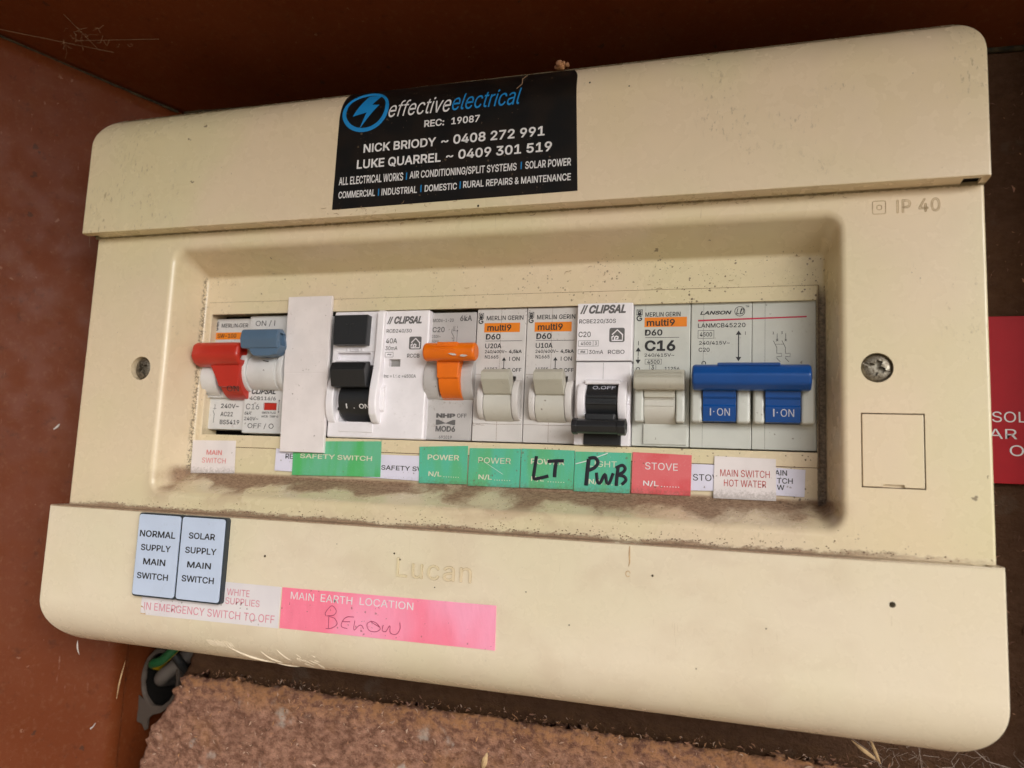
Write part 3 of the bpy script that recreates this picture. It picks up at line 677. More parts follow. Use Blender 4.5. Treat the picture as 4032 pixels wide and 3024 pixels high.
bm = new(); box(bm, -28.2, -22.7, 9.3, 11.9, -2.6, -2.0, .1); part('flag', bm, 'red', t)
bm = new(); w = -1.5+E1
text(bm, 'ON / I', -34.5, -26.1, 40.6, 43.0, w); text(bm, 'CLIPSAL', -33.7, -23.4, 15.1, 17.3, w, .035, .28)
text(bm, '4CB116/6', -34.3, -23.2, 12.7, 14.3, w); text(bm, 'C16', -35.7, -30.0, 9.4, 11.5, w); text(bm, '6kA', -36.1, -33.3, 7.4, 8.6, w, .012)
text(bm, '240V~', -36.1, -30.0, 5.3, 6.6, w, .005); text(bm, 'GREEN FLAG', -28.6, -22.7, 7.85, 8.7, w, -.005); text(bm, 'MCB  TRIP 0', -28.6, -21.6, 6.5, 7.3, w, .003)
text(bm, 'OFF / O', -34.3, -23.2, 2.2, 4.3, w); arrow(bm, -21.6, 8.2, 13.2, w, .35, .07)
stroke(bm, [(-36.3, 25.6), (-35.0, 25.4)], .12, 3.4, 0, .3); stroke(bm, [(-26.4, 27.0), (-24.2, 26.6)], .16, 3.5, 0, .3)
part('lettering', bm, ['ink'], t, None)

# 3 white blanking plate
t = thing('blanking_plate', 'plain off-white plastic plate covering the gap between slate blue breaker and black test button', 'cover plate', (-8.5, -6, 1.6))
bm = new(); V = []
for (a, b), v, dw in (((-17.95, .05), 50.5, 0), ((-17.35, .45), 22.7, .30), ((-17.3, .5), 22.4, .16), ((-17.25, .55), 22.1, .30), ((-16.7, .95), -5.85, 0)):
    V.append([(a, v, 1.9+dw), (b, v, 1.9+dw), (b, v, 3.3+dw), (a, v, 3.3+dw)])
vv = [[bm.verts.new(p) for p in r] for r in V]
for A, B_ in zip(vv, vv[1:]):
    for i in range(4): bm.faces.new((A[i], A[(i+1) % 4], B_[(i+1) % 4], B_[i]))
bm.faces.new(vv[0]); bm.faces.new(vv[-1][::-1])
bevel(bm, .12, 1, 40); part('plate', bm, 'plate', t, 30)
bm = new(); box(bm, -15.5, -1.2, 1, 44, -9, 1.9, .3); part('clip', bm, 'grey_body', t)

# 4 residual current device
t = thing('safety_switch', 'wide white safety switch with black square test button and black lever', 'safety switch', (19, 0, 2), G)
bm = new(); box(bm, .9, 37.9, -.2, 44.8, -12, 2, .7, 3)
bm = cut(bm, wedge(23.6, 27.8, 24.9, 27.5, .6, 4), wedge(3.2, 16.2, 27.2, 29.9, .3, 4), wedge(5.3, 18.6, 5.4, 25.4, -4, 4))
part('body', bm, 'white_body', t)
bm = new()
extu(bm, [(44.8, 1.5), (44.8, 2.9), (43.6, 3.8), (30, 4.0), (24, 4.6), (17, 6.2), (12, 6.6), (8, 5.8), (5.2, 3.4), (4.8, 1.5)], 18.6, 21.6, .55, 3)
extu(bm, [(22.5, 1.5), (20, 3.6), (16, 5.0), (12, 5.2), (8, 4.4), (5.2, 2.6), (4.8, 1.5)], 1.2, 4.3, .5, 3)
extu(bm, [(18.6, 1.5), (17.6, 3.2), (13, 3.8), (9.6, 3.2), (8.5, 1.5)], 20.4, 23.0, .5)
box(bm, 5.8, 18.9, 1.8, 5.0, 1.5, 2.35, .2); box(bm, 2.8, 18.4, 30.2, 44, 1.0, 2.25, .15)
part('housing', bm, 'white_body', t, 30)
bm = new(); prism(bm, [(2.9, 32.2), (15.7, 32.2), (15.9, 42.9), (2.6, 42.9)], 1, 5.2, .3)
text(bm, 'T', 7.4, 10.6, 35.4, 40.1, 5.2, -.01, thick=.18)
part('test_button', bm, 'black', t, 30)
bm = new(); text(bm, 'TEST', 6.3, 13.9, 30.35, 31.75, 2.25, .01, thick=.3); part('moulded_letters', bm, 'white_body', t, None)
bm = new(); extu(bm, [(17.0, 3.0), (17.1, 7.6), (22.9, 9.3), (25.4, 8.2), (26.3, 5.2), (23, 2.8)], 4.6, 17.9, .35)
for k in range(5): box(bm, 5.6, 17.2, 23.35+k*.45, 23.6+k*.45, 8.0, 9.32-k*.16, .05)
extu(bm, arc(13.2, -4, 7.4, 9, 200, 20, 18), 6.2, 18.3, .3); box(bm, 5.4, 7.0, 9.2, 10.4, 0, 3.6, .3)
lvr = part('lever', bm, 'black', t, 30)
bm = new(); w = 5.02
for s_, a, b in (('I', 9.3, 9.75), ('.', 12.2, 12.6), ('ON', 14.4, 18.2)):
    text(bm, s_, a, b, 9.9, 11.5 if s_ != '.' else 10.2, .06, .01, mat=1, wf=lambda y: -4+9*math.sqrt(1-((y-13.2)/7.4)**2), clip=[(18.25, 1)])
part('lettering', bm, ['ink', 'ink_white'], lvr, None)
bm = new(); w = 2+E1
text(bm, 'II', 21.8, 24.1, 39.95, 42.6, w, .05, .35); text(bm, 'CLIPSAL', 24.5, 35.0, 39.95, 42.7, w, .045, .28)
text(bm, 'RCD240/30', 21.8, 31.4, 36.7, 38.2, w, 0); text(bm, '40A', 21.8, 26.1, 33.1, 34.9, w); text(bm, '30mA', 21.8, 26.4, 30.7, 32.1, w)
frame(bm, 21.8, 24.95, 28.2, 30.0, .12, w); text(bm, '~', 22.6, 24.2, 28.9, 29.4, w)
house_icon(bm, 30.7, 35.3, 30.9, 35.4, w); text(bm, 'RCCB', 30.2, 34.9, 28.0, 29.4, w); text(bm, 'Inc = I', 21.9, 25.6, 21.0, 22.2, w)
stroke(bm, [(25.9, 21.05), (27.1, 21.05), (26.5, 22.1)], .05, w, closed=True); text(bm, 'c =4500A', 27.4, 34.0, 21.0, 22.2, w)
part('lettering', bm, ['ink_grey', 'white_body'], t, None)
bm = new(); box(bm, 23.7, 27.7, 25.0, 27.4, .3, .7, .05); part('indicator_window', bm, 'clear_win', t)

# 5 orange breaker
t = thing('circuit_breaker', 'grey circuit breaker with a bright orange T-shaped handle, paint chipped at its right end', 'circuit breaker', (45.6, 0, 0), G)
bm = new(); box(bm, 37.2, 54.2, 0, 14.8, -12, -.6, .5); box(bm, 37.2, 54.2, 14.8, 26.8, -12, -3, .2); box(bm, 37.2, 54.2, 26.6, 44.3, -12, -.6, .5)
part('body', bm, 'nhp_body', t)
bm = new(); cheek(bm, 37.2, 42.6, 13.6, 28.5, -2, 3.4, .5); cheek(bm, 50.6, 55.0, 13.6, 28.5, -2, 3.4, .5); box(bm, 42.4, 50.8, 14.0, 15.4, -3, .3, .2)
part('housing', bm, 'nhp_body', t, 30)
bm = new(); extu(bm, arc(29.2, 6.4, 3.1, 2.9, 0, 360, 20)[:-1], 38.8, 57.2, .9, 3)
extu(bm, arc(21, -4.5, 8.0, 9.4, 200, 40, 18), 43.4, 50.9, .3); prism(bm, [(42.6, 28), (51.2, 28), (50.6, 20.5), (43.1, 20.5)], 1.5, 5.6, .5)
box(bm, 44.0, 51.2, 30.4, 32.2, 5, 8.9, .25)
for k in range(3): box(bm, 42.6, 50.2, 29.0+k*.8, 29.3+k*.8, 8.6, 9.42-k*.12, .08)
part('lever', bm, 'orange', t, 30)
bm = new()
poly(bm, [(48.2, 28.2), (49.2, 28.35), (50.4, 28.25), (51.3, 27.9), (51.0, 27.5), (49.8, 27.6)], 9.35); poly(bm, [(52.5, 27.7), (53.4, 27.9), (54.8, 27.7), (55.2, 27.4), (54.0, 27.1), (52.7, 27.2)], 9.33)
part('chipped_paint', bm, 'white_fleck', t, None)
bm = new(); w = -.6+E1
text(bm, 'MOD6-1-20', 38.1, 45.8, 40.9, 42.1, w); text(bm, '6kA', 48.1, 52.5, 41.1, 43.1, w, .025); text(bm, 'C20', 38.1, 42.6, 37.3, 39.2, w, .02)
text(bm, '230V~', 38.0, 41.2, 35.3, 36.4, w); text(bm, '50Hz', 38.0, 40.6, 33.7, 34.7, w); stroke(bm, [(45.4, 38.5), (45.2, 37.2), (46.2, 35.6), (46.2, 34.2), (45.6, 34.2)], .09, w)
arrow(bm, 47.3, 33.5, 38.2, w, .4, .07, down=False); text(bm, 'I', 47.25, 47.4, 38.6, 39.4, w); text(bm, '1N.1', 45.7, 46.6, 37.6, 39.4, w)
text(bm, 'NHP', 41.2, 48.2, 7.6, 9.2, w, .06); text(bm, 'OFF', 48.8, 52.3, 7.8, 9.2, w, .02); rect(bm, 41.2, 48.3, 5.2, 7.0, w)
poly(bm, [(42.2, 7.0), (47.4, 7.0), (44.8, 5.9)], w+.02, 1); poly(bm, [(41.9, 5.2), (47.7, 5.2), (44.8, 5.75)], w+.02, 1)
text(bm, 'MOD6', 41.2, 48.4, 2.9, 4.9, w, .04); text(bm, '691019', 42.6, 47.3, .55, 1.65, w, .01)
part('lettering', bm, ['ink_grey', 'nhp_body'], t, None)

# 6, 7 grey toggles
def mg_breaker(u0, amps, num, label, cracks):
    t = thing('circuit_breaker', label, 'circuit breaker', (u0+8.8, 0, 0), G); d_ = u0-54.5
    bm = new(); box(bm, u0, u0+17.5, 0, 45.1, -12, 0, .35); bm = cut(bm, wedge(u0+4.6, u0+14.6, 8.2, 22, -4, 2)); part('body', bm, 'mg_body', t)
    bm = new(); cheek(bm, u0+2.6, u0+4.8, 7.4, 20.4, -.3, 4.6, .5); cheek(bm, u0+14.6, u0+16.9, 7.0, 20.8, -.3, 4.8, .5)
    box(bm, u0+.4, u0+17.1, 6.05, 6.15, -.2, .06, 0); part('housing', bm, 'mg_body', t, 30)
    bm = new(); extu(bm, arc(12.6, -3.6, 6.6, 7.9, 200, 20, 18), u0+4.9, u0+14.5, .2); part('drum', bm, 'toggle_pale', t, 30)
    bm = new(); extu(bm, [(15.2, 3.2), (15.6, 4.6), (19.9, 8.0), (22.3, 8.2), (23.6, 5.8), (22.4, 3.8), (18, 1.5)], u0+5.0, u0+14.6, .25)
    part('lever', bm, 'toggle_grey', t, 30)
    bm = new(); w = E1
    mg_logo(bm, 55.0+d_, 39.9, 1.85, w, 0, 2); text(bm, 'MERLIN GERIN', 57.9+d_, 70.9+d_, 41.05, 42.6, w, .012); rect(bm, 57.2+d_, 69.8+d_, 36.9, 40.1, w, 1)
    text(bm, 'multi9', 58.3+d_, 66.8+d_, 37.4, 39.6, w+.03, .022); text(bm, 'D60', 57.9+d_, 63.1+d_, 34.4, 36.4, w, .03); rect(bm, 57.8+d_, 70.8+d_, 33.85, 34.0, w)
    text(bm, 'U', 57.8+d_, 59.3+d_, 31.4, 33.1, w); text(bm, amps, 59.6+d_, 63.6+d_, 31.4, 33.1, w, .025); text(bm, '240/400V~', 57.8+d_, 65.6+d_, 29.6, 30.9, w); text(bm, '4,5kA', 66.3+d_, 70.8+d_, 29.5, 30.9, w, .03)
    text(bm, 'N1665', 57.9+d_, 62.7+d_, 27.9, 29.1, w); arrow(bm, 64.7+d_, 23.4, 28.4, w, .75, .13); text(bm, 'I ON', 66.5+d_, 70.2+d_, 27.1, 28.5, w); text(bm, 'O OFF', 66.0+d_, 70.9+d_, 23.4, 24.7, w)
    text(bm, num, 58.0+d_, 62.4+d_, 23.8, 24.9, w)
    part('lettering', bm, ['ink', 'ink_orange', 'mg_body'], t, None)
    bm = new(); stroke(bm, [(u0+8.7, 45), (u0+8.6, 36), (u0+8.75, 28), (u0+8.6, 23)], .035, .01, 0, .03); stroke(bm, [(u0+8.6, 7.2), (u0+8.7, .4)], .05, .01, 0, .03)
    stroke(bm, [(u0+.2, 5.9), (u0+4, 5.95), (u0+8.6, 5.8), (u0+17.3, 6.0)], .045, .03, 0, .05); stroke(bm, [(u0+.3, 22.6), (u0+4.6, 22.5)], .045, .01, 0, .03)
    if cracks: stroke(bm, [(u0+.2, 6.4), (u0+.5, 5.2), (u0+1.6, 5.6), (u0+4.3, 5.4)], .05, .02, 0, .03)
    part('seam', bm, 'dust', t, None)
mg_breaker(54.6, '20A', '11357', 'circuit breaker with grey toggle printed U20A, just right of the orange handle', True)
mg_breaker(72.3, '10A', '11355', 'circuit breaker with grey toggle printed U10A, left of the black handle', False)

# 8 black handle switched off
t = thing('circuit_breaker', 'white circuit breaker switched off, black handle hanging down at its foot', 'circuit breaker', (99, 0, 3), G)
bm = new(); box(bm, 90.0, 107.9, 26.6, 45.4, -12, 3, .35); box(bm, 90.0, 107.8, -.3, 26.3, -12, 2.6, .35)
bm = cut(bm, wedge(93.9, 104.1, 7.0, 20, -4, 6), wedge(93.2, 105.1, -1, 3.4, -2, 6)); part('body', bm, 'white_body', t)
bm = new(); cheek(bm, 91.2, 93.9, 7.2, 19.6, 2, 6.2, .6); cheek(bm, 104.1, 107.0, 7.2, 20.2, 2, 6.2, .6)
extu(bm, [(18.9, 1), (18.9, 4.4), (19.8, 4.6), (20.6, 3.6), (20.6, 1)], 93.4, 104.6, .4); extu(bm, arc(13.5, 2.4, .9, .9, 0, 360, 10)[:-1], 107.0, 107.6, .1)
part('housing', bm, 'white_body', t, 30)
bm = new(); extu(bm, arc(13.4, -3.5, 7.6, 8.9, 205, -10, 22), 94.1, 103.9, .2); box(bm, 94.3, 103.8, 14.4, 15.3, 3, 5.75, .2); box(bm, 94.4, 103.8, 12.3, 13.2, 3, 5.8, .2)
prism(bm, [(94.2, 9.4), (103.9, 9.4), (103.4, 6.6), (94.6, 6.6)], 1, 7.6, .5); extu(bm, [(2.9, 8.4), (3.4, 10.4), (5.2, 11.3), (6.9, 10.6), (7.6, 8.4), (6.6, 6.2), (4.2, 6.0)], 91.4, 107.0, .35)
extu(bm, [(2.6, 8.4), (3.1, 10.6), (5.2, 11.6), (7.1, 10.8), (7.9, 8.4), (6.8, 5.9), (4.0, 5.6)], 105.0, 107.5, .3); extu(bm, [(2.6, 8.4), (3.1, 10.6), (5.2, 11.6), (7.1, 10.8), (7.9, 8.4), (6.8, 5.9), (4.0, 5.6)], 90.9, 92.6, .3)
bm = cut(bm, wedge(107, 109, 4.4, 6.3, 7.6, 9.6)); lvr = part('lever', bm, 'black', t, 30)
bm = new(); box(bm, 93.25, 105.05, -.25, 3.35, -2, 3.2, .25); text(bm, 'T', 97.7, 100.9, .7, 2.6, 3.2, -.005, thick=.2); part('test_button', bm, 'black', t, 30)
bm = new(); text(bm, 'O.OFF', 95.9, 103.2, 17.3, 18.5, .08, 0, wf=lambda y: -3.5+8.9*math.sqrt(1-((y-13.4)/7.6)**2)); part('lettering', bm, 'ink_lilac', lvr, None)
bm = new(); w = 3+E1
text(bm, 'II', 90.9, 93.5, 41.9, 44.8, w, .05, .35); text(bm, 'CLIPSAL', 93.8, 105.7, 41.9, 44.8, w, .045, .28); text(bm, 'RCBE220/30S', 90.7, 102.6, 38.6, 40.2, w, .005)
text(bm, 'C20', 90.6, 94.6, 34.3, 36.1, w); frame(bm, 90.6, 97.2, 31.3, 33.2, .12, w); rect(bm, 95.4, 95.52, 31.4, 33.1, w); text(bm, '4500', 91.4, 94.8, 31.7, 32.8, w); text(bm, '3', 96.0, 96.7, 31.7, 32.8, w)
house_icon(bm, 100.6, 105.5, 32.6, 37.2, w); frame(bm, 90.6, 93.8, 28.8, 30.3, .12, w); text(bm, '≈', 91.4, 93.0, 29.2, 29.9, w); text(bm, '30mA', 94.2, 98.8, 28.8, 30.1, w); text(bm, 'RCBO', 100.3, 105.6, 28.8, 30.1, w, .005)
part('lettering', bm, ['ink_grey', 'white_body'], t, None)
bm = new(); stroke(bm, [(98.9, 26), (98.9, 20.7)], .05, 2.6, 0, .03); part('seam', bm, 'ink_grey', t, None)
bm = new(); rect(bm, 90.1, 107.8, 26.32, 26.55, 2.5); part('seam', bm, 'ink_grey', t, None)

# 9 C16 with ribbed grey lever
t = thing('circuit_breaker', 'circuit breaker printed C16 with a wide ribbed grey lever, left of the blue bar', 'circuit breaker', (116.7, 0, 0), G)
bm = new(); box(bm, 108.0, 125.6, 0, 45.4, -12, 0, .35); bm = cut(bm, wedge(112.1, 121.7, 7.6, 18, -4, 2)); part('body', bm, 'lanson_body', t)
bm = new(); box(bm, 109.2, 112.1, 7.3, 18.5, -1, 4.6, .7, 3); box(bm, 121.8, 124.5, 7.3, 18.5, -1, 4.6, .7, 3); box(bm, 111.6, 125.2, .6, 7.2, -1, .5, .3)
part('housing', bm, 'lanson_body', t, 30)
bm = new(); extu(bm, arc(12.3, -4, 6.4, 8.2, 200, 20, 16), 112.2, 121.6, .15); box(bm, 112.2, 121.6, 14.3, 15.1, 1, 4.1, .2); box(bm, 112.2, 121.6, 12.2, 12.5, 1, 4.45, .1); part('rocker', bm, 'toggle_pale', t, 30)
bm = new(); extu(bm, [(17.1, 4.4), (17.0, 7.2), (18.6, 8.9), (20.6, 9.0), (23.2, 7.2), (23.4, 4.8), (20, 3)], 109.3, 124.7, .6)
for k in range(5): box(bm, 110.0, 123.8, 20.7+k*.5, 20.95+k*.5, 6.2, 9.15-k*.33, .07)
box(bm, 112.2, 121.6, 14.8, 18, 3, 5, .3); part('lever', bm, 'toggle_grey', t, 30)
bm = new(); w = E1
mg_logo(bm, 108.7, 39.9, 1.9, w, 0, 2); text(bm, 'MERLIN GERIN', 111.5, 122.5, 41.2, 42.7, w, .012); rect(bm, 111.3, 124.5, 37.9, 41.0, w, 1); text(bm, 'multi9', 112.0, 120.8, 38.2, 40.4, w+.03, .022)
text(bm, 'D60', 111.5, 117.0, 35.1, 37.1, w, .03); rect(bm, 111.6, 122.2, 34.4, 34.55, w); text(bm, 'C16', 111.5, 121.1, 30.1, 33.6, w, .035); text(bm, '240/415V~', 111.5, 120.8, 28.2, 29.4, w)
frame(bm, 111.7, 116.9, 25.9, 27.6, .1, w); text(bm, '4500', 112.4, 116.3, 26.1, 27.3, w); frame(bm, 113.1, 115.2, 24.0, 26.0, .1, w); text(bm, '3', 113.7, 114.6, 24.2, 25.6, w); text(bm, '11256', 117.9, 122.4, 24.0, 25.1, w)
text(bm, 'I', 109.4, 109.6, 32.0, 33.4, w, .005); arrow(bm, 109.5, 28.6, 31.4, w, .85, .12, down=False); arrow(bm, 109.5, 26.0, 28.4, w, .85, .12, up=False); text(bm, 'O', 108.9, 110.2, 23.6, 25.0, w, .01)
part('lettering', bm, ['ink', 'ink_orange', 'lanson_body'], t, None)
bm = new(); stroke(bm, [(111.5, 7.0), (111.5, .5)], .05, .5, 0, .04); stroke(bm, [(111.6, 45.2), (111.6, 43.2)], .03, .01, 0, .03); part('seam', bm, 'ink_grey', t, None)

# 10 blue double breaker
t = thing('circuit_breaker', 'double breaker with one long blue bar handle, at the right end of the slot', 'circuit breaker', (144, 0, 0), G)
bm = new(); box(bm, 125.8, 143.95, 0, 45.5, -12, 0, .3); box(bm, 144.05, 162.4, 0, 45.5, -12, 0, .3)
bm = cut(bm, wedge(129.8, 139.6, 7.7, 22, -4, 2), wedge(147.7, 157.7, 7.7, 22, -4, 2)); part('body', bm, 'lanson_body', t)
bm = new()
for a, b in ((126.4, 129.8), (139.6, 143.6), (144.4, 147.7), (157.7, 161.6)): box(bm, a, b, 7.5, 21, -1, 4.6, .9, 3)
part('housing', bm, 'lanson_body', t, 30)
for a, b in ((129.9, 139.5), (147.8, 157.6)):
    bm = new(); extu(bm, [(7.9, 0), (7.9, 4.3), (12.3, 5.4), (12.9, 4.9), (14.6, 5.2), (15.2, 5.9), (20, 6.6), (20, 0)], a, b, .2); rk = part('rocker', bm, 'blue', t, 30)
    bm = new(); m_ = (a+b)/2
    for s_, x0, x1 in (('I', m_-2.7, m_-2.35), ('ON', m_-.6, m_+3.1)): text(bm, s_, x0, x1, 9.6, 11.8, .05, 0, wf=lambda y: 4.3+1.1*(y-7.9)/4.4)
    text(bm, '·', m_-1.75, m_-1.4, 10.6, 10.95, .05, wf=lambda y: 4.3+1.1*(y-7.9)/4.4); part('lettering', bm, 'ink_lilac', rk, None)
bm = new(); extu(bm, [(17.0, 5), (16.9, 8.0), (18.6, 10.6), (21.5, 11.2), (24.1, 9.6), (24.9, 6.8), (22, 4.2)], 126.9, 160.3, .8, 3); extu(bm, [(23, 5), (24, 10.0), (25.2, 8.4), (25.4, 6.2), (24, 4)], 134, 152, .6)
part('lever', bm, 'blue', t, 30)
bm = new(); w = E1
text(bm, 'LANSON', 128.5, 138.0, 41.5, 42.7, w, .035, .25); stroke(bm, [(140.4+1.5*math.cos(math.radians(a)), 42.4+1.5*math.sin(math.radians(a))) for a in range(0, 360, 20)], .09, w, closed=True)
text(bm, 'LD', 139.3, 141.7, 41.5, 43.3, w, 0, .3); text(bm, 'TM', 142.1, 143.1, 43.6, 44.2, w, .01); poly(bm, [(127.9, 39.4), (159.7, 40.15), (159.7, 40.6), (127.9, 39.95)], w, 1)
text(bm, 'LANMCB45220', 127.9, 142.1, 37.4, 38.8, w, .015); frame(bm, 127.9, 132.8, 34.0, 36.6, .12, w); text(bm, '4500', 128.5, 132.2, 34.6, 36.0, w); text(bm, '240/415V~', 128.3, 137.5, 31.9, 33.2, w); text(bm, 'C20', 128.2, 131.5, 29.8, 31.1, w)
arrow(bm, 140.1, 26.8, 36.4, w, .85, .16); text(bm, 'I', 142.0, 142.15, 35.0, 36.1, w); text(bm, 'O', 129.1, 130.5, 25.4, 26.9, w)
for x, s_ in ((151.3, '1'), (153.75, '3')):
    text(bm, s_, x-1.35, x-.85, 35.1, 35.9, w); stroke(bm, [(x, 35.3), (x, 33.0)], .07, w); stroke(bm, [(x-.35, 33.6), (x+.35, 32.9)], .06, w); stroke(bm, [(x-.35, 32.9), (x+.35, 33.6)], .06, w)
    stroke(bm, [(x-1.1, 33.1), (x-.1, 31.0), (x-.1, 29.2), (x+1.25, 29.2), (x+1.25, 28.2), (x-.1, 28.2), (x-.1, 27.7), (x+.9, 26.6)], .07, w)
stroke(bm, [(150.8, 32.0), (153.3, 32.0)], .05, w)
part('lettering', bm, ['ink', 'ink_crimson'], t, None)
bm = new()
for x in (129.6, 147.8):
    for a, b in ((45.4, 24), (7.4, .1)): bm = new(); stroke(bm, [(x, a), (x, b)], .04, .01, 0, .03); part('seam', bm, 'ink_grey', t, None)

# ------------------------------------------------------------------ stickers under the slot
def stk(name, label, quad, mat, w, thick=.12, cat='sticker', waves=.1, n=(24, 10)):
    cu = sum(p[0] for p in quad)/4; cv = min(p[1] for p in quad); t = thing(name, label, cat, (cu, cv, w))
    bm = new(); q = [Vector((*p, 0)) for p in quad]; g = []      # TL TR BR BL
    for top in (1, 0):
        gg = []
        for j in range(n[1]+1):
            row = []
            for i in range(n[0]+1):
                a, b = i/n[0], j/n[1]; p = q[0].lerp(q[1], a).lerp(q[3].lerp(q[2], a), b)
                ww = w+(thick+waves*(.5+.5*noise.noise(Vector((p.x*.25, p.y*.06, w))))) if top else w
                row.append(bm.verts.new((p.x, p.y, ww)))
            gg.append(row)
        for j in range(n[1]):
            for i in range(n[0]): f = (gg[j][i], gg[j][i+1], gg[j+1][i+1], gg[j+1][i]); bm.faces.new(f[::-1] if top else f)
        g.append(gg)
    loops = []
    for gg in g: loops.append(gg[0][:-1]+[r[-1] for r in gg[:-1]]+gg[-1][:0:-1]+[r[0] for r in gg[:0:-1]])
    for i in range(len(loops[0])): k = (i+1) % len(loops[0]); bm.faces.new((loops[0][i], loops[0][k], loops[1][k], loops[1][i]))
    part('sheet', bm, mat, t, 50); return t, w+thick+waves+.02
t, w = stk('label_sticker', 'faded white sticker reading MAIN SWITCH in pale red, bottom left of the slot', [(-55.3, -2.8), (-36.5, -2.5), (-35.9, -14.4), (-55.0, -15.0)], 'white_st', 1.55)
bm = new(); text(bm, 'MAIN', -48.7, -42.0, -8.0, -6.2, w); text(bm, 'SWITCH', -50.4, -40.0, -11.0, -9.1, w); part('lettering', bm, 'ink_fadedred', t, None)
t, w = stk('label_sticker', 'small pale lilac sticker showing only the letters RE, tucked under the white plate', [(-19.2, -4.8), (-11.0, -5.0), (-11.2, -12.8), (-19.2, -12.7)], 'lilac', 1.52, waves=.03)
bm = new(); text(bm, 'RE', -15.1, -12.0, -8.3, -6.5, w, .005); part('lettering', bm, 'ink', t, None)
t, w = stk('label_sticker', 'pale lilac sticker printed SAFETY SW in black, right of the green SAFETY SWITCH one', [(15.5, -5.7), (37.0, -5.6), (37.1, -14.0), (15.9, -13.6)], 'lilac', 1.52, waves=.03)
bm = new(); text(bm, 'SAFETY SW', 22.9, 39.0, -10.8, -9.2, w, .005, clip=[(36.9, 1)]); part('lettering', bm, 'ink', t, None)
t, w = stk('label_sticker', 'bright green sticker reading SAFETY SWITCH, below the wide white safety switch', [(-12.0, -6.0), (22.6, -6.0), (22.8, -13.3), (-11.8, -14.0)], 'g2', 1.7, waves=.22)
bm = new(); prism(bm, [(.2, -6.0), (.7, -1.7), (22.4, -1.1), (22.6, -6.02)], 1.7, 1.95, 0); part('sheet', bm, 'g2', t, None)
bm = new(); text(bm, 'SAFETY', -8.9, 5.0, -7.9, -6.25, w+.03); text(bm, 'SWITCH', 6.0, 19.4, -8.0, -6.3, w+.03); part('lettering', bm, 'ink_cream', t, None)
def npl(bm, u, v, w, s=1.0, mat=0):
    text(bm, 'N/L', u, u+4.7*s, v, v+1.8, w, mat=mat)
    for k in range(7): rect(bm, u+5.5+k*.85, u+5.8+k*.85, v+.05, v+.3, w, mat)
t, w = stk('label_sticker', 'green sticker reading POWER under the orange handled breaker', [(36.8, -2.5), (54.2, -1.7), (54.4, -14.4), (37.2, -14.7)], 'g1', 1.7, waves=.12)
bm = new(); text(bm, 'POWER', 40.0, 51.3, -6.8, -5.0, w, slope=.1); npl(bm, 40.6, -12.4, w); part('lettering', bm, 'ink_cream', t, None)
t, w = stk('label_sticker', 'green sticker reading POWER with no handwriting, under the U20A breaker', [(54.9, -2.4), (72.6, -2.1), (72.4, -14.7), (54.7, -14.8)], 'g1', 1.7, waves=.12)
bm = new(); text(bm, 'POWER', 58.1, 69.3, -7.2, -5.3, w); npl(bm, 58.4, -12.7, w); stroke(bm, [(60.5, -6.9), (63, -8.4), (66.8, -10.6)], .05, w, 1, .03); part('lettering', bm, ['ink_cream', 'ink_white'], t, None)
t, w = stk('label_sticker', 'green sticker with LT handwritten in thick black marker', [(72.8, -2.0), (90.4, -2.1), (90.2, -14.4), (72.8, -14.6)], 'g1', 1.7, waves=.12)
bm = new(); text(bm, 'POWER', 76.1, 87.2, -6.9, -5.1, w); npl(bm, 76.4, -12.5, w, .9); part('lettering', bm, 'ink_cream', t, None)
bm = new(); stroke(bm, smoothpts([(77.9, -4.3), (77.5, -8), (77.3, -11.4), (79.2, -11.3), (82.1, -10.5)], 5), .55, w+.03, 0, .05, n=8); stroke(bm, [(81.6, -5.9), (84.4, -5.6), (87.0, -5.5)], .55, w+.03, 0, .05, n=8); stroke(bm, [(84.5, -5.7), (84.2, -8.3), (84.1, -10.8)], .6, w+.05, 0, .05, n=8)
part('handwriting', bm, 'marker', t, 50)
t, w = stk('label_sticker', 'green sticker with PWR handwritten in thick black marker', [(90.6, -2.4), (108.3, -2.3), (108.1, -14.8), (90.4, -14.9)], 'g1', 1.7, waves=.12)
bm = new(); text(bm, 'LIGHT', 95.2, 103.9, -7.0, -5.1, w); npl(bm, 95.2, -12.6, w, .9); stroke(bm, [(90.8, -6.3), (94, -5.4), (98, -3.8), (101, -2.6)], .14, w, 1, .03); part('lettering', bm, ['ink_cream', 'ink_white'], t, None)
bm = new(); stroke(bm, [(95.0, -4.6), (94.7, -8), (94.4, -13.0)], .65, w+.03, 0, .05, n=8); stroke(bm, smoothpts([(94.9, -4.5), (96.9, -4.2), (98.0, -5.6), (97.0, -7.2), (95.2, -8.2)], 5), .55, w+.05, 0, .05, n=8)
stroke(bm, smoothpts([(97.6, -8.8), (98.0, -11.6), (98.9, -11.9), (100.3, -9.2), (100.9, -11.6), (101.7, -11.9), (102.9, -8.8)], 4), .5, w+.04, 0, .05, n=8)
stroke(bm, [(104.4, -6.6), (104.1, -9.5), (103.9, -12.7)], .55, w+.03, 0, .05, n=8); stroke(bm, smoothpts([(103.6, -7.2), (105.6, -6.2), (106.6, -7.2), (105.9, -8.4), (104.4, -9.3), (106.2, -9.6), (106.9, -10.8), (105.6, -12.2)], 4), .5, w+.05, 0, .05, n=8)
part('handwriting', bm, 'marker', t, 50)
t, w = stk('label_sticker', 'faded red sticker reading STOVE, under the C16 breaker', [(108.8, -2.0), (126.7, -2.4), (126.5, -14.7), (108.6, -14.7)], 'st_red', 1.7, waves=.12)
bm = new(); text(bm, 'STOVE', 112.7, 122.6, -7.2, -5.0, w, slope=-.1); npl(bm, 112.2, -12.4, w); part('lettering', bm, 'ink_white', t, None)
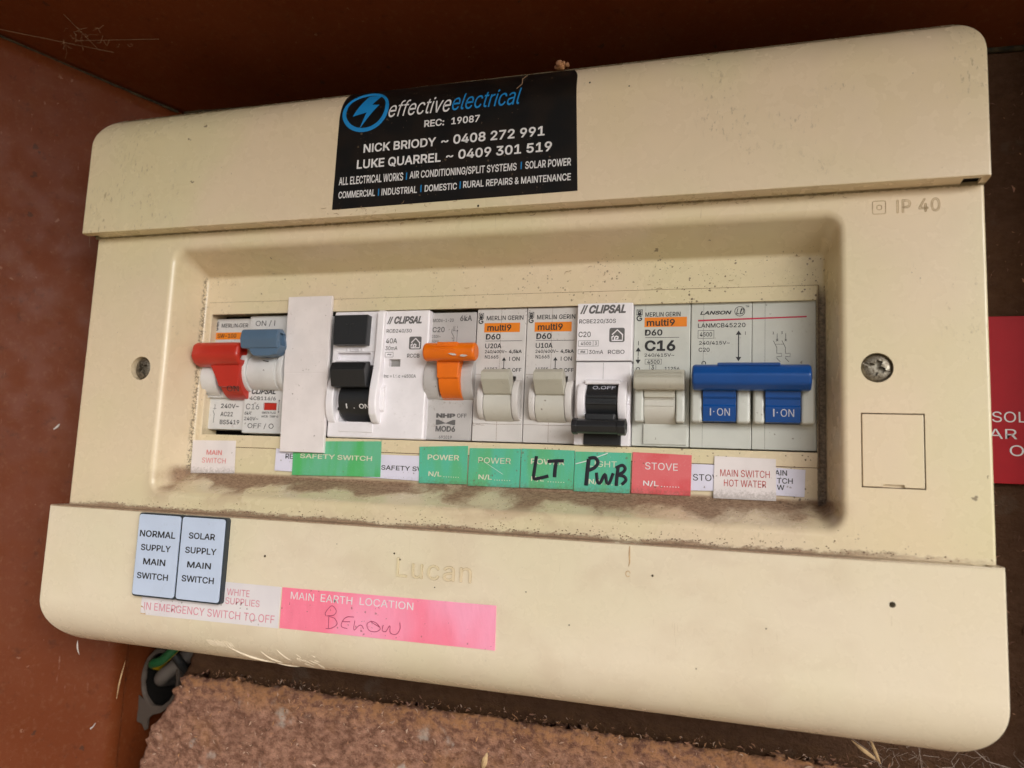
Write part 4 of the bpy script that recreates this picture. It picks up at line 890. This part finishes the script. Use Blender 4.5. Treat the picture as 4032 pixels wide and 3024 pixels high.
t, w = stk('label_sticker', 'small pale lilac sticker showing STO, between the red STOVE one and the white one', [(126.7, -5.0), (135, -5.0), (135, -12.8), (126.5, -13.0)], 'lilac', 1.52, waves=.03)
bm = new(); text(bm, 'STOV', 127.1, 134.6, -10.0, -8.0, w, .005, clip=[(133.6, 1)]); part('lettering', bm, 'ink', t, None)
t, w = stk('label_sticker', 'pale lilac sticker with cut off black letters AIN TCH W, rightmost under the slot', [(149.5, -5.2), (159.1, -5.6), (158.8, -13.5), (149.5, -13.3)], 'lilac', 1.52, waves=.03)
bm = new(); text(bm, 'AIN', 150.6, 154.0, -7.5, -5.9, w, .01); text(bm, 'TCH', 151.2, 155.6, -9.8, -8.2, w, .01); text(bm, 'W', 151.2, 153.3, -11.7, -10.2, w, .01); part('lettering', bm, 'ink', t, None)
t, w = stk('label_sticker', 'white sticker reading MAIN SWITCH HOT WATER in red, under the blue bar breaker', [(133.4, -2.4), (150.9, -2.7), (151.0, -15.0), (133.2, -15.0)], 'white_st', 1.75, waves=.08)
bm = new(); text(bm, 'MAIN SWITCH', 135.1, 149.2, -8.4, -6.3, w, -.005); text(bm, 'HOT WATER', 136.2, 148.2, -11.3, -9.25, w, -.005); part('lettering', bm, 'ink_red', t, None)

# ------------------------------------------------------------------ on the flaps
# black company sticker that wraps over the rounded edge
t = thing('company_sticker', 'black electrician sticker with white and blue writing, stuck on the upper flap', 'sticker', (51, 75, 23.3))
bm = new(); TL, TR, BR, BL = (10.0, 119.5), (91.4, 117.2), (93.2, 75.5), (9.6, 74.7); g = []; nx, ny = 60, 60
def side(a, b, s): return a[0]+(b[0]-a[0])*s
for top in (1, 0):
    gg = []
    for j in range(ny+1):
        b = j/ny; row = []
        for i in range(nx+1):
            a = i/nx; ul, ur = TL[0]+(BL[0]-TL[0])*b, TR[0]+(BR[0]-TR[0])*b; vl, vr = TL[1]+(BL[1]-TL[1])*b, TR[1]+(BR[1]-TR[1])*b
            u, v = ul+(ur-ul)*a, vl+(vr-vl)*a
            if v > 113 and u > 88: u -= (v-113)**2*.10*(u-88)/4                      # rounded torn corner
            k = .1 if top else 0
            lift = max(0, (v-116))*.22*max(0, (u-60)/30) if v > 116 else 0          # peeling edge
            row.append(bm.verts.new((u, v, wfl(v)+.03+k+lift)))
        gg.append(row)
    for j in range(ny):
        for i in range(nx): f = (gg[j][i], gg[j][i+1], gg[j+1][i+1], gg[j+1][i]); bm.faces.new(f[::-1] if top else f)
    g.append(gg)
loops = [gg[0][:-1]+[r[-1] for r in gg[:-1]]+gg[-1][:0:-1]+[r[0] for r in gg[:0:-1]] for gg in g]
for i in range(len(loops[0])): k = (i+1) % len(loops[0]); bm.faces.new((loops[0][i], loops[0][k], loops[1][k], loops[1][i]))
part('sheet', bm, 'black_st', t, 50)
W0 = .18; bm = new(); F = lambda y: wfl(y)
text(bm, 'effective', 28.2, 50.4, 105.3, 111.4, W0, 0, .28, 0, wf=F, slope=-.15, res=4); text(bm, 'electrical', 50.8, 74.0, 105.4, 111.6, W0, 0, .28, 1, wf=F, slope=-.25, res=4)
text(bm, 'REC:', 41.4, 48.4, 100.6, 103.0, W0, .022, wf=F); text(bm, '19087', 50.9, 60.6, 100.6, 103.0, W0, .022, wf=F)
text(bm, 'NICK BRIODY', 19.9, 45.9, 93.7, 96.75, W0, .022, wf=F, slope=.1); text(bm, '~', 47.7, 50.2, 94.7, 95.5, W0, .02, wf=F); text(bm, '0408 272 991', 51.9, 82.2, 93.9, 97.1, W0, .022, wf=F, slope=.1)
text(bm, 'LUKE QUARREL', 17.8, 47.9, 88.0, 91.4, W0, .022, wf=F, slope=.05); text(bm, '~', 49.7, 52.2, 89.5, 90.3, W0, .02, wf=F); text(bm, '0409 301 519', 53.9, 84.7, 88.7, 91.9, W0, .022, wf=F, slope=.05)
for s_, a, b, v0, v1 in (('ALL ELECTRICAL WORKS', 11.5, 35.0, 83.0, 85.8), ('AIR CONDITIONING/SPLIT SYSTEMS', 37.3, 73.6, 83.1, 86.0), ('SOLAR POWER', 76.4, 90.9, 83.6, 86.1),
                         ('COMMERCIAL', 11.7, 25.2, 78.4, 80.8), ('INDUSTRIAL', 27.6, 40.2, 78.4, 80.8), ('DOMESTIC', 42.9, 54.0, 78.6, 80.9), ('RURAL REPAIRS & MAINTENANCE', 56.1, 91.0, 78.9, 81.2)):
    text(bm, s_, a, b, v0, v1, W0, .016, wf=F)
for u, v in ((36.0, 83.2), (74.9, 83.7), (26.3, 78.4), (41.4, 78.6), (54.9, 78.8)): rect(bm, u, u+.38, v, v+2.4, W0+23.3, 1)
def wpoly(pts, mat, w=W0):                                                          # bolt, laid over the curved edge in strips
    b2 = new(); f = b2.faces.new([b2.verts.new((x, y, 0)) for x, y in pts])
    for k in range(100, 121): bmesh.ops.bisect_plane(b2, geom=list(b2.verts)+list(b2.edges)+list(b2.faces), plane_co=(0, k, 0), plane_no=(0, 1, 0))
    for v in b2.verts: v.co.z = w+wfl(v.co.y)
    for f in b2.faces: f.material_index = mat
    merge(bm, b2)
ring = []
for a in range(0, 360, 10): ring.append((19.4+7.9*math.cos(math.radians(a)), 108.8+7.0*math.sin(math.radians(a))))
stroke(bm, ring, .72, W0, 1, .04, wf=F, closed=True)
wpoly([(19.2, 115.2), (24.3, 115.0), (21.5, 110.9), (24.3, 110.6), (17.9, 102.4), (20.0, 108.0), (14.9, 106.9)], 1, W0+.06)
part('lettering', bm, ['ink_white', 'ink_cyan'], t, None)

def strip_on_flap(name, label, quad, mat, cat='sticker', wav=.08):
    t = thing(name, label, cat, (sum(p[0] for p in quad)/4, min(p[1] for p in quad), 23.3))
    bm = new(); q = [Vector((*p, 0)) for p in quad]; g = []; n = (60, 16)
    for top in (1, 0):
        gg = []
        for j in range(n[1]+1):
            row = []
            for i in range(n[0]+1):
                a, b = i/n[0], j/n[1]; p = q[0].lerp(q[1], a).lerp(q[3].lerp(q[2], a), b)
                ww = wfl(p.y)+.02+(.10+wav*(.5+.5*noise.noise(Vector((p.x*.35, p.y*.12, 4)))) if top else 0); row.append(bm.verts.new((p.x, p.y, ww)))
            gg.append(row)
        for j in range(n[1]):
            for i in range(n[0]): f = (gg[j][i], gg[j][i+1], gg[j+1][i+1], gg[j+1][i]); bm.faces.new(f[::-1] if top else f)
        g.append(gg)
    loops = [gg[0][:-1]+[r[-1] for r in gg[:-1]]+gg[-1][:0:-1]+[r[0] for r in gg[:0:-1]] for gg in g]
    for i in range(len(loops[0])): k = (i+1) % len(loops[0]); bm.faces.new((loops[0][i], loops[0][k], loops[1][k], loops[1][i]))
    part('sheet', bm, mat, t, 50); return t
t = strip_on_flap('label_sticker', 'faded white sticker with pink letters about an emergency switch, on the lower flap', [(-52.1, -49.3), (1.4, -49.2), (1.3, -62.0), (-52.0, -62.5)], 'faded_white')
bm = new(); F2 = lambda y: wfl(y)
text(bm, 'IN EMERGENCY SWITCH TO OFF', -50.7, -.1, -60.8, -58.3, .24, -.005, wf=F2, slope=.15); text(bm, 'N WHITE', -21.2, -10.0, -53.3, -51.2, .24, -.005, wf=F2); text(bm, 'E SUPPLIES', -21.2, -6.0, -56.1, -54.0, .24, -.005, wf=F2)
part('lettering', bm, 'ink_pink', t, None)
bm = new(); poly(bm, [(-52.0, -62.4), (-52.0, -59.6), (-51.2, -59.8), (-50.3, -61.0), (-49.9, -62.45)], .2, wf=F2); part('stain', bm, 'straw', t, None)
t = strip_on_flap('label_sticker', 'long pink sticker reading MAIN EARTH LOCATION with BELOW handwritten, on the lower flap', [(1.9, -49.2), (73.3, -48.6), (73.5, -61.2), (1.9, -61.8)], 'pink', wav=.2)
bm = new(); text(bm, 'MAIN', 5.2, 13.5, -52.5, -50.25, .36, -.005, wf=F2); text(bm, 'EARTH', 15.9, 26.9, -52.4, -50.1, .36, -.005, wf=F2); text(bm, 'LOCATION', 29.4, 47.3, -52.2, -49.95, .36, -.005, wf=F2); part('lettering', bm, 'ink_white', t, None)
bm = new()
for s_ in ([(18.3, -56.6), (17.9, -55.6), (19.9, -53.3), (21.6, -54.6), (20.9, -56.0), (18.5, -56.5)], [(19.2, -56.6), (19.3, -60.1)], [(19.3, -56.6), (21.2, -57.0), (22.2, -58.6), (20.4, -60.0), (18.4, -60.3)],
           [(27.8, -56.0), (25.4, -56.2), (24.0, -57.6), (23.8, -59.2), (25.8, -59.6)], [(24.0, -57.7), (26.6, -57.5)], [(28.2, -57.0), (28.1, -59.8), (29.6, -58.4), (30.6, -58.2), (31.3, -59.2)],
           [(33.8, -56.6), (32.4, -57.6), (33.2, -59.4), (35.4, -59.6), (36.9, -58.6), (35.4, -57.0), (33.6, -56.8), (36.8, -58.2)], [(37.8, -57.4), (37.6, -59.0), (38.8, -59.2), (40.0, -57.4), (40.3, -59.4), (42.2, -59.7), (43.4, -58.0), (43.2, -56.2)]):
    stroke(bm, smoothpts(s_, 5), .11, .36, 0, .03, wf=F2)
part('handwriting', bm, 'pen', t, None)
# two engraved plates
def plate(label, q, rows):
    cu = sum(p[0] for p in q)/4; t = thing('engraved_plate', label, 'sign plate', (cu, -57, 23.3), None)
    u0, u1 = (q[0][0]+q[3][0])/2, (q[1][0]+q[2][0])/2
    def sk(pts): return [(u+(v+42)*.0, v) for u, v in pts]
    bm = new(); prism(bm, rrect(u0-.45, u1+.45, -56.3, -28.7, 1.0, 4), 23.32, 25.35, .12); part('backing', bm, 'navy', t, 30)
    bm = new(); prism(bm, rrect(u0, u1, -55.75, -29.15, .9, 4), 25.3, 25.8, .12); part('face', bm, 'ice', t, 30)
    bm = new()
    for s_, a, b, v0, v1 in rows: text(bm, s_, a, b, v0, v1, 25.83, .022)
    part('lettering', bm, 'ink', t, None)
plate('pale blue engraved plate reading NORMAL SUPPLY MAIN SWITCH, the left of two', [(-54.1, 0), (-37.6, 0), (-37.1, 0), (-54.3, 0)],
      [('NORMAL', -53.3, -38.8, -36.6, -34.4), ('SUPPLY', -52.3, -40.2, -41.1, -39.0), ('MAIN', -50.8, -41.8, -45.7, -43.6), ('SWITCH', -52.8, -40.2, -50.4, -48.3)])
plate('pale blue engraved plate reading SOLAR SUPPLY MAIN SWITCH, the right of two', [(-36.5, 0), (-20.0, 0), (-19.8, 0), (-36.6, 0)],
      [('SOLAR', -33.5, -23.2, -36.1, -34.0), ('SUPPLY', -34.4, -22.2, -40.8, -38.7), ('MAIN', -33.1, -23.8, -45.4, -43.4), ('SWITCH', -34.8, -22.2, -50.0, -47.9)])
# red plate on the board at the right
t = thing('warning_plate', 'red plate with white engraved letters, partly hidden behind the right side of the enclosure', 'sign', (232, -7, -26))
bm = new(); prism(bm, rrect(207, 262, -6.9, 44.7, .8, 3), -27.2, -25.2, .15); part('plate', bm, 'red_plate', t, 30)
bm = new(); w = -25.15; text(bm, 'SOL', 214.7, 223.9, 11.7, 15.0, w, 0); text(bm, 'AR S', 213.6, 226.4, 6.6, 9.7, w, 0); text(bm, 'ON', 219.1, 227.0, 1.5, 4.8, w, 0)
part('lettering', bm, 'ink_white', t, None)

# ------------------------------------------------------------------ cables in the broken corner
t = thing('conduit', 'dusty grey conduit mouth in the hole at the broken corner of the fibreboard', 'conduit', (-97, -118, -60))
bm = new(); n = 36; cx, cy, cw = -93.5, -103, -38; rin, rout = 9.2, 11.4; RR = []
for rr, ww, dy in ((rin, -64, 6), (rin, cw-1, 0), (rin+.5, cw, 0), (rout-.4, cw+.2, 0), (rout, cw-.6, 0), (rout, -64, 6)):
    RR.append([bm.verts.new((cx+rr*math.cos(2*math.pi*i/n)*(.86)+.7*noise.noise(Vector((i*.6, rr, 0))), cy+dy+rr*1.15*math.sin(2*math.pi*i/n)+.7*noise.noise(Vector((i*.6, 3, rr))), ww)) for i in range(n)])
for A, B_ in zip(RR, RR[1:]):
    for i in range(n): bm.faces.new((A[i], A[(i+1) % n], B_[(i+1) % n], B_[i])).material_index = 1 if A is RR[0] else 0
part('pipe', bm, ['conduit', 'dark'], t, 50)  # bore wall coloured black as painted shade, the rim keeps its own colour
bm = new(); prism(bm, disc(cx, cy+6, 9.5, 24), -66, -63, 0); part('pipe_end', bm, 'dark', t, None)
bm = new(); prism(bm, [(-105.2, -106), (-103.4, -110), (-98, -113.6), (-91, -113), (-86, -109), (-87, -112.5), (-91.5, -116), (-95.5, -117.2), (-97.4, -119), (-97.8, -123.4), (-99.6, -124.4), (-100.6, -121.5), (-102.2, -120.4), (-103.6, -116), (-105.2, -111.5)], cw-1.2, cw+.1, .4)
for v in bm.verts: v.co.z += 1.6*noise.noise(v.co*.25)
part('torn_lip', bm, 'conduit', t, 40)
def cable(name, label, pts, r, mats, parent_=None):
    t = thing(name, label, 'cable', pts[-1]); bm = new(); P = []
    for i in range(len(pts)-1):
        a, b, c_, d_ = [Vector(pts[min(max(k, 0), len(pts)-1)]) for k in (i-1, i, i+1, i+2)]
        for k in range(8): s_ = k/8; P.append(.5*((2*b)+(c_-a)*s_+(2*a-5*b+4*c_-d_)*s_*s_+(3*b-a-3*c_+d_)*s_**3))
    tube(bm, P+[Vector(pts[-1])], r, 14)
    if len(mats) > 1:
        bm.faces.ensure_lookup_table()
        for k, f in enumerate(bm.faces):
            if f.calc_center_median().y > 0: pass
            f.material_index = 1 if (k % 14) in (1, 2, 3, 4, 5, 6) else 0
    part('sheath', bm, mats, t, 60); return t
cable('earth_cable', 'green and yellow earth cable in the hole under the lower flap', [(-74, -80, -30), (-88, -92.5, -33), (-97, -96.5, -37), (-101, -101, -50), (-101, -106, -64)], 1.9, ['green_wire', 'yellow_wire'])
cable('black_cable', 'black cable bending down behind the broken corner of the board', [(-90, -78, -30), (-85.5, -88, -33), (-81.5, -96, -37), (-82, -104, -48), (-86, -109, -66)], 1.8, ['black_cable'])
cable('grey_cable', 'pale grey sheathed cable in the hole below the earth cable', [(-76, -86, -42), (-88, -97, -40), (-96, -103.5, -42), (-99, -106, -54), (-99, -107, -66)], 3.1, ['grey_cable'])

# ------------------------------------------------------------------ dust, webs, chips and other small things
def crumbs(name, spots, mat, label, cat='debris'):
    bm = new()
    for u, v, w, r in spots:
        b2 = new(); bmesh.ops.create_icosphere(b2, subdivisions=1, radius=r)
        for x in b2.verts: x.co = Vector((u, v, w))+Vector((x.co.x*random.uniform(.7, 1.5), x.co.y*random.uniform(.5, 1), x.co.z*.7))
        merge(bm, b2)
    return tag(part(name, bm, mat, None, 60), label, cat, kind='stuff')
sp = []
for k in range(420):
    u = random.triangular(-90, 200, 120); v = -27.9+abs(random.gauss(0, 1.3)); sp.append((u, v, 17.05, random.uniform(.08, .26)))
for k in range(500):
    u = random.uniform(-54, 165); s_ = random.random()**1.6; v = -15-6.2*s_; sp.append((u, v, 1.3+(2.2-1.3)+12.6*max(0, (-15.7-v)/5.5) if v < -15.7 else 1.5, random.uniform(.06, .2)))
for k in range(160): sp.append((random.uniform(95, 164), random.uniform(50, 59), 1.05, random.uniform(.05, .13)))
for k in range(60): sp.append((random.triangular(-55, 164, 163), random.uniform(-14, -5), 1.05, random.uniform(.05, .15)))
crumbs('dust_crumbs', sp, 'dust', 'crumbs of brown dust along the recess and above the lower flap')
def web(name, label, segs, mat, n, region, r=(.03, .07)):
    """tangle of fine strands through a small box region: u0,u1,v0,v1,w0,w1"""
    bm = new()
    for p in segs: tube(bm, p, .07, 5)
    for k in range(n):
        a = Vector((random.uniform(*region[0:2]), random.uniform(*region[2:4]), random.uniform(*region[4:6])))
        dv = Vector((random.gauss(0, 1), random.gauss(0, 1), random.gauss(0, .5))).normalized()*random.uniform(2, 7); b = a+dv; m_ = (a+b)/2+Vector((random.gauss(0, .8), random.gauss(0, .8)-.4, random.gauss(0, .5)))
        tube(bm, [a, (a+m_)/2+Vector((0, random.gauss(0, .2), 0)), m_, (m_+b)/2, b], random.uniform(*r), 4)
    return tag(part(name, bm, mat, None, 60), label, 'cobweb', kind='stuff')
def onceil(u, w, d=.6): return (u, ceil_v(u, w)-d, w)
sg = [[onceil(-150+i*5.5, 26-i*2.2+1.2*noise.noise(Vector((i, 0, 0))), .8) for i in range(9)], [onceil(-118+i*4.2, 16-i*.4+1.5*noise.noise(Vector((0, i, 0))), .9) for i in range(10)], [onceil(-112+1.5*noise.noise(Vector((i, i, 0))), 28-i*3, .7) for i in range(7)]]
web('cobweb', 'dusty cobweb on the brown ceiling in the upper left corner', sg, 'web', 40, (-125, -98, 156, 159, 6, 22))
sg = [[(-123+2*noise.noise(Vector((i*.5, 2, 0))), 78+i*3.2, -6+i*.1) for i in range(8)]]
web('cobweb', 'small dark cobweb clump on the left wall beside the upper flap', sg, 'web', 30, (-114, -108.5, 90, 98, -19, -15), (.04, .12))
sg = [[(172, -82, -10), (178, -86, -12), (181, -91, -13), (186, -96, -14)], [(190, -82, -12), (191, -90, -13), (193, -98, -14)], [(200, -78, -10), (207, -84, -12), (215, -86, -14)]]
web('cobweb', 'pale grey cobweb strands hanging under the right end of the lower flap', sg, 'web2', 230, (176, 222, -104, -82, -15, -9), (.02, .06))
def husk(label, p, q, wd, mat='straw', name='grass_husk', cat='husk'):
    t = thing(name, label, cat, p); bm = new(); a, b = Vector(p), Vector(q); dv = (b-a); s_ = Vector((-dv.y, dv.x, 0)).normalized()*wd; V = []
    for k in range(7):
        f = k/6; c_ = a+dv*f+Vector((0, 0, .6*math.sin(f*3.1))); w_ = math.sin(math.pi*min(1, f*.9+.08))
        V.append([bm.verts.new(c_+s_*w_), bm.verts.new(c_+Vector((0, 0, wd*.6*w_))), bm.verts.new(c_-s_*w_), bm.verts.new(c_-Vector((0, 0, wd*.2*w_)))])
    for A, B_ in zip(V, V[1:]):
        for i in range(4): bm.faces.new((A[i], A[(i+1) % 4], B_[(i+1) % 4], B_[i]))
    bm.faces.new(V[0]); bm.faces.new(V[-1]); part('blade', bm, mat, t, 60)
husk('dry pointed grass husk caught below the lower flap towards the right', (179.5, -88, -12), (172, -82.5, -10), .55)
husk('second dry grass husk leaning on the first one below the flap', (180, -88.6, -12), (176.6, -80.5, -9), .45)
husk('pale two-lobed seed husk lying on the fibreboard at the bottom edge', (59.3, -108.4, -14.0), (60.8, -102.6, -13.5), 1.0)
husk('thin straw blade leaning on the torn conduit lip', (-102, -108, -24), (-97.5, -92, -22), .35)
husk('short white thread hanging under the left end of the lower flap', (-97.2, -84.8, 2), (-96.6, -79, 4), .4, 'white_fleck', 'thread', 'thread')
for lb, u, v, l in (('bright white paint fleck high on the brown left wall', -126.5, 1.0, 1.7), ('small bent white paint fleck low on the brown left wall', -109.2, -118.6, 1.5)):
    w = -28-(u+102.5)+.4; t = thing('paint_fleck', lb, 'paint fleck', (u, v, w)); bm = new()
    tube(bm, [(u-l*.5, v-l*.7, w+l*.5), (u, v-.1, w), (u+l*.3, v+l*.7, w-l*.3)], [.2, .5, .15] if l > 1.6 else [.3, .2, .15], 6); part('flake', bm, 'white_fleck', t, 60)
# plant bits and hairs stuck on the enclosure
bm = new()
for k in range(80):
    r = random.random()
    if r < .45: u, v = random.uniform(5, 60), random.uniform(70.5, 75.5); w = 17.15 if v < 72.1 else 23.4
    elif r < .7: u, v = random.uniform(60, 200), 71.6+random.uniform(-.8, .3); w = 17.15
    else: u, v = random.uniform(-54, 160), random.uniform(50, 60); w = 1.2
    a = random.uniform(0, 6.28); L = random.uniform(.5, 2.0)
    tube(bm, [(u, v, w), (u+L*.5*math.cos(a), v+L*.3*math.sin(a), w+.15), (u+L*math.cos(a+.5), v+L*.6*math.sin(a+.5), w+.05)], .06, 4)
tube(bm, [(74.5, 117.0, wfl(117)+.4), (73.6, 114.6, wfl(114)+.5), (73.9, 112.6, wfl(112)+.3), (72.2, 110.9, wfl(111)+.3)], [.12, .2, .16, .1], 6)
tag(part('plant_bits', bm, 'web', None, 60), 'tiny dry plant bits and hairs on the enclosure front', 'debris', kind='stuff')
# ant-nest crumb at the peeling corner of the black sticker
t = thing('mud_nest', 'small brown mud lump at the top corner of the black sticker', 'mud lump', (85.5, 119, 18)); bm = new()
for k in range(14):
    b2 = new(); bmesh.ops.create_icosphere(b2, subdivisions=2, radius=random.uniform(.5, 1.0)); c_ = Vector((85.3+random.gauss(0, .8), 119.4+random.gauss(0, .5), 18.6+random.gauss(0, .5)))
    for x in b2.verts: x.co = c_+x.co*(1+.3*noise.noise(x.co*2))
    merge(bm, b2)
part('mud', bm, 'chip', t, 60)
# gouges scraped through the rounded edge of the lower flap
bm = new()
def gouge(pts, r):
    P = smoothpts(pts, 6); n_ = len(P); rr = [r*math.sin(math.pi*(i+.6)/(n_+.4)) for i in range(n_)]; stroke(bm, P, rr, .0, 0, .10, wf=wfl, n=6)
gouge([(-19.5, -70.3), (-15, -72.4), (-9.5, -74.2), (-5, -75.2)], .55); gouge([(-7, -70.8), (-4.5, -73), (-1.6, -74.6)], .5); gouge([(-.5, -69.4), (1.4, -71.4), (3, -73)], .4); gouge([(-5, -75.5), (-1, -76), (2.5, -76.2)], .4)
for k in range(16): x = -27+k*.62; gouge([(x, -68.2-random.random()), (x+.8, -70.0-random.random())], .13)
for k in range(22): x = random.uniform(5, 13); y = random.uniform(-74.5, -69.5); gouge([(x, y), (x+random.uniform(.6, 1.6), y-random.uniform(.5, 1.4))], .11)
o = part('scratches', bm, 'scratch' if 'scratch' in M else 'plate', enc, 60)
bm = new(); stroke(bm, [(111.5, -29.0), (111.45, -31), (111.6, -33.4), (111.3, -34.6)], [.12, .25, .2, .1], 23.32, 0, .04); stroke(bm, [(111.2+.62*math.cos(math.radians(a)), -36.6+.75*math.sin(math.radians(a))) for a in range(10, 340, 22)], .13, 23.32, 0, .04)
part('rust_drip', bm, 'straw', enc, 60)['kind'] = 'stuff'
# small dark pits on the flaps
bm = new()
for u, v, r in ((-5.6, -40, .42), (39.9, -36, .32), (41.9, -37.7, .28), (53.7, -45, .22), (177.9, -39.1, .75), (147.7, -47.9, .2), (118, -36.6, .35), (82, -44, .2), (95, -52, .2), (20, -34.5, .15), (130, -60, .2), (95.8, 110.2, .35), (108, 107.4, .25), (61.5, 72.8, .4)):
    b2 = new(); bmesh.ops.create_icosphere(b2, subdivisions=2, radius=r)
    for x in b2.verts: x.co = Vector((u, v, wfl(v)))+Vector((x.co.x*(1+.4*noise.noise(x.co*4)), x.co.y, x.co.z*.35))
    merge(bm, b2)
o = part('pits', bm, 'dark_fill', enc, 60); o['kind'] = 'stuff'
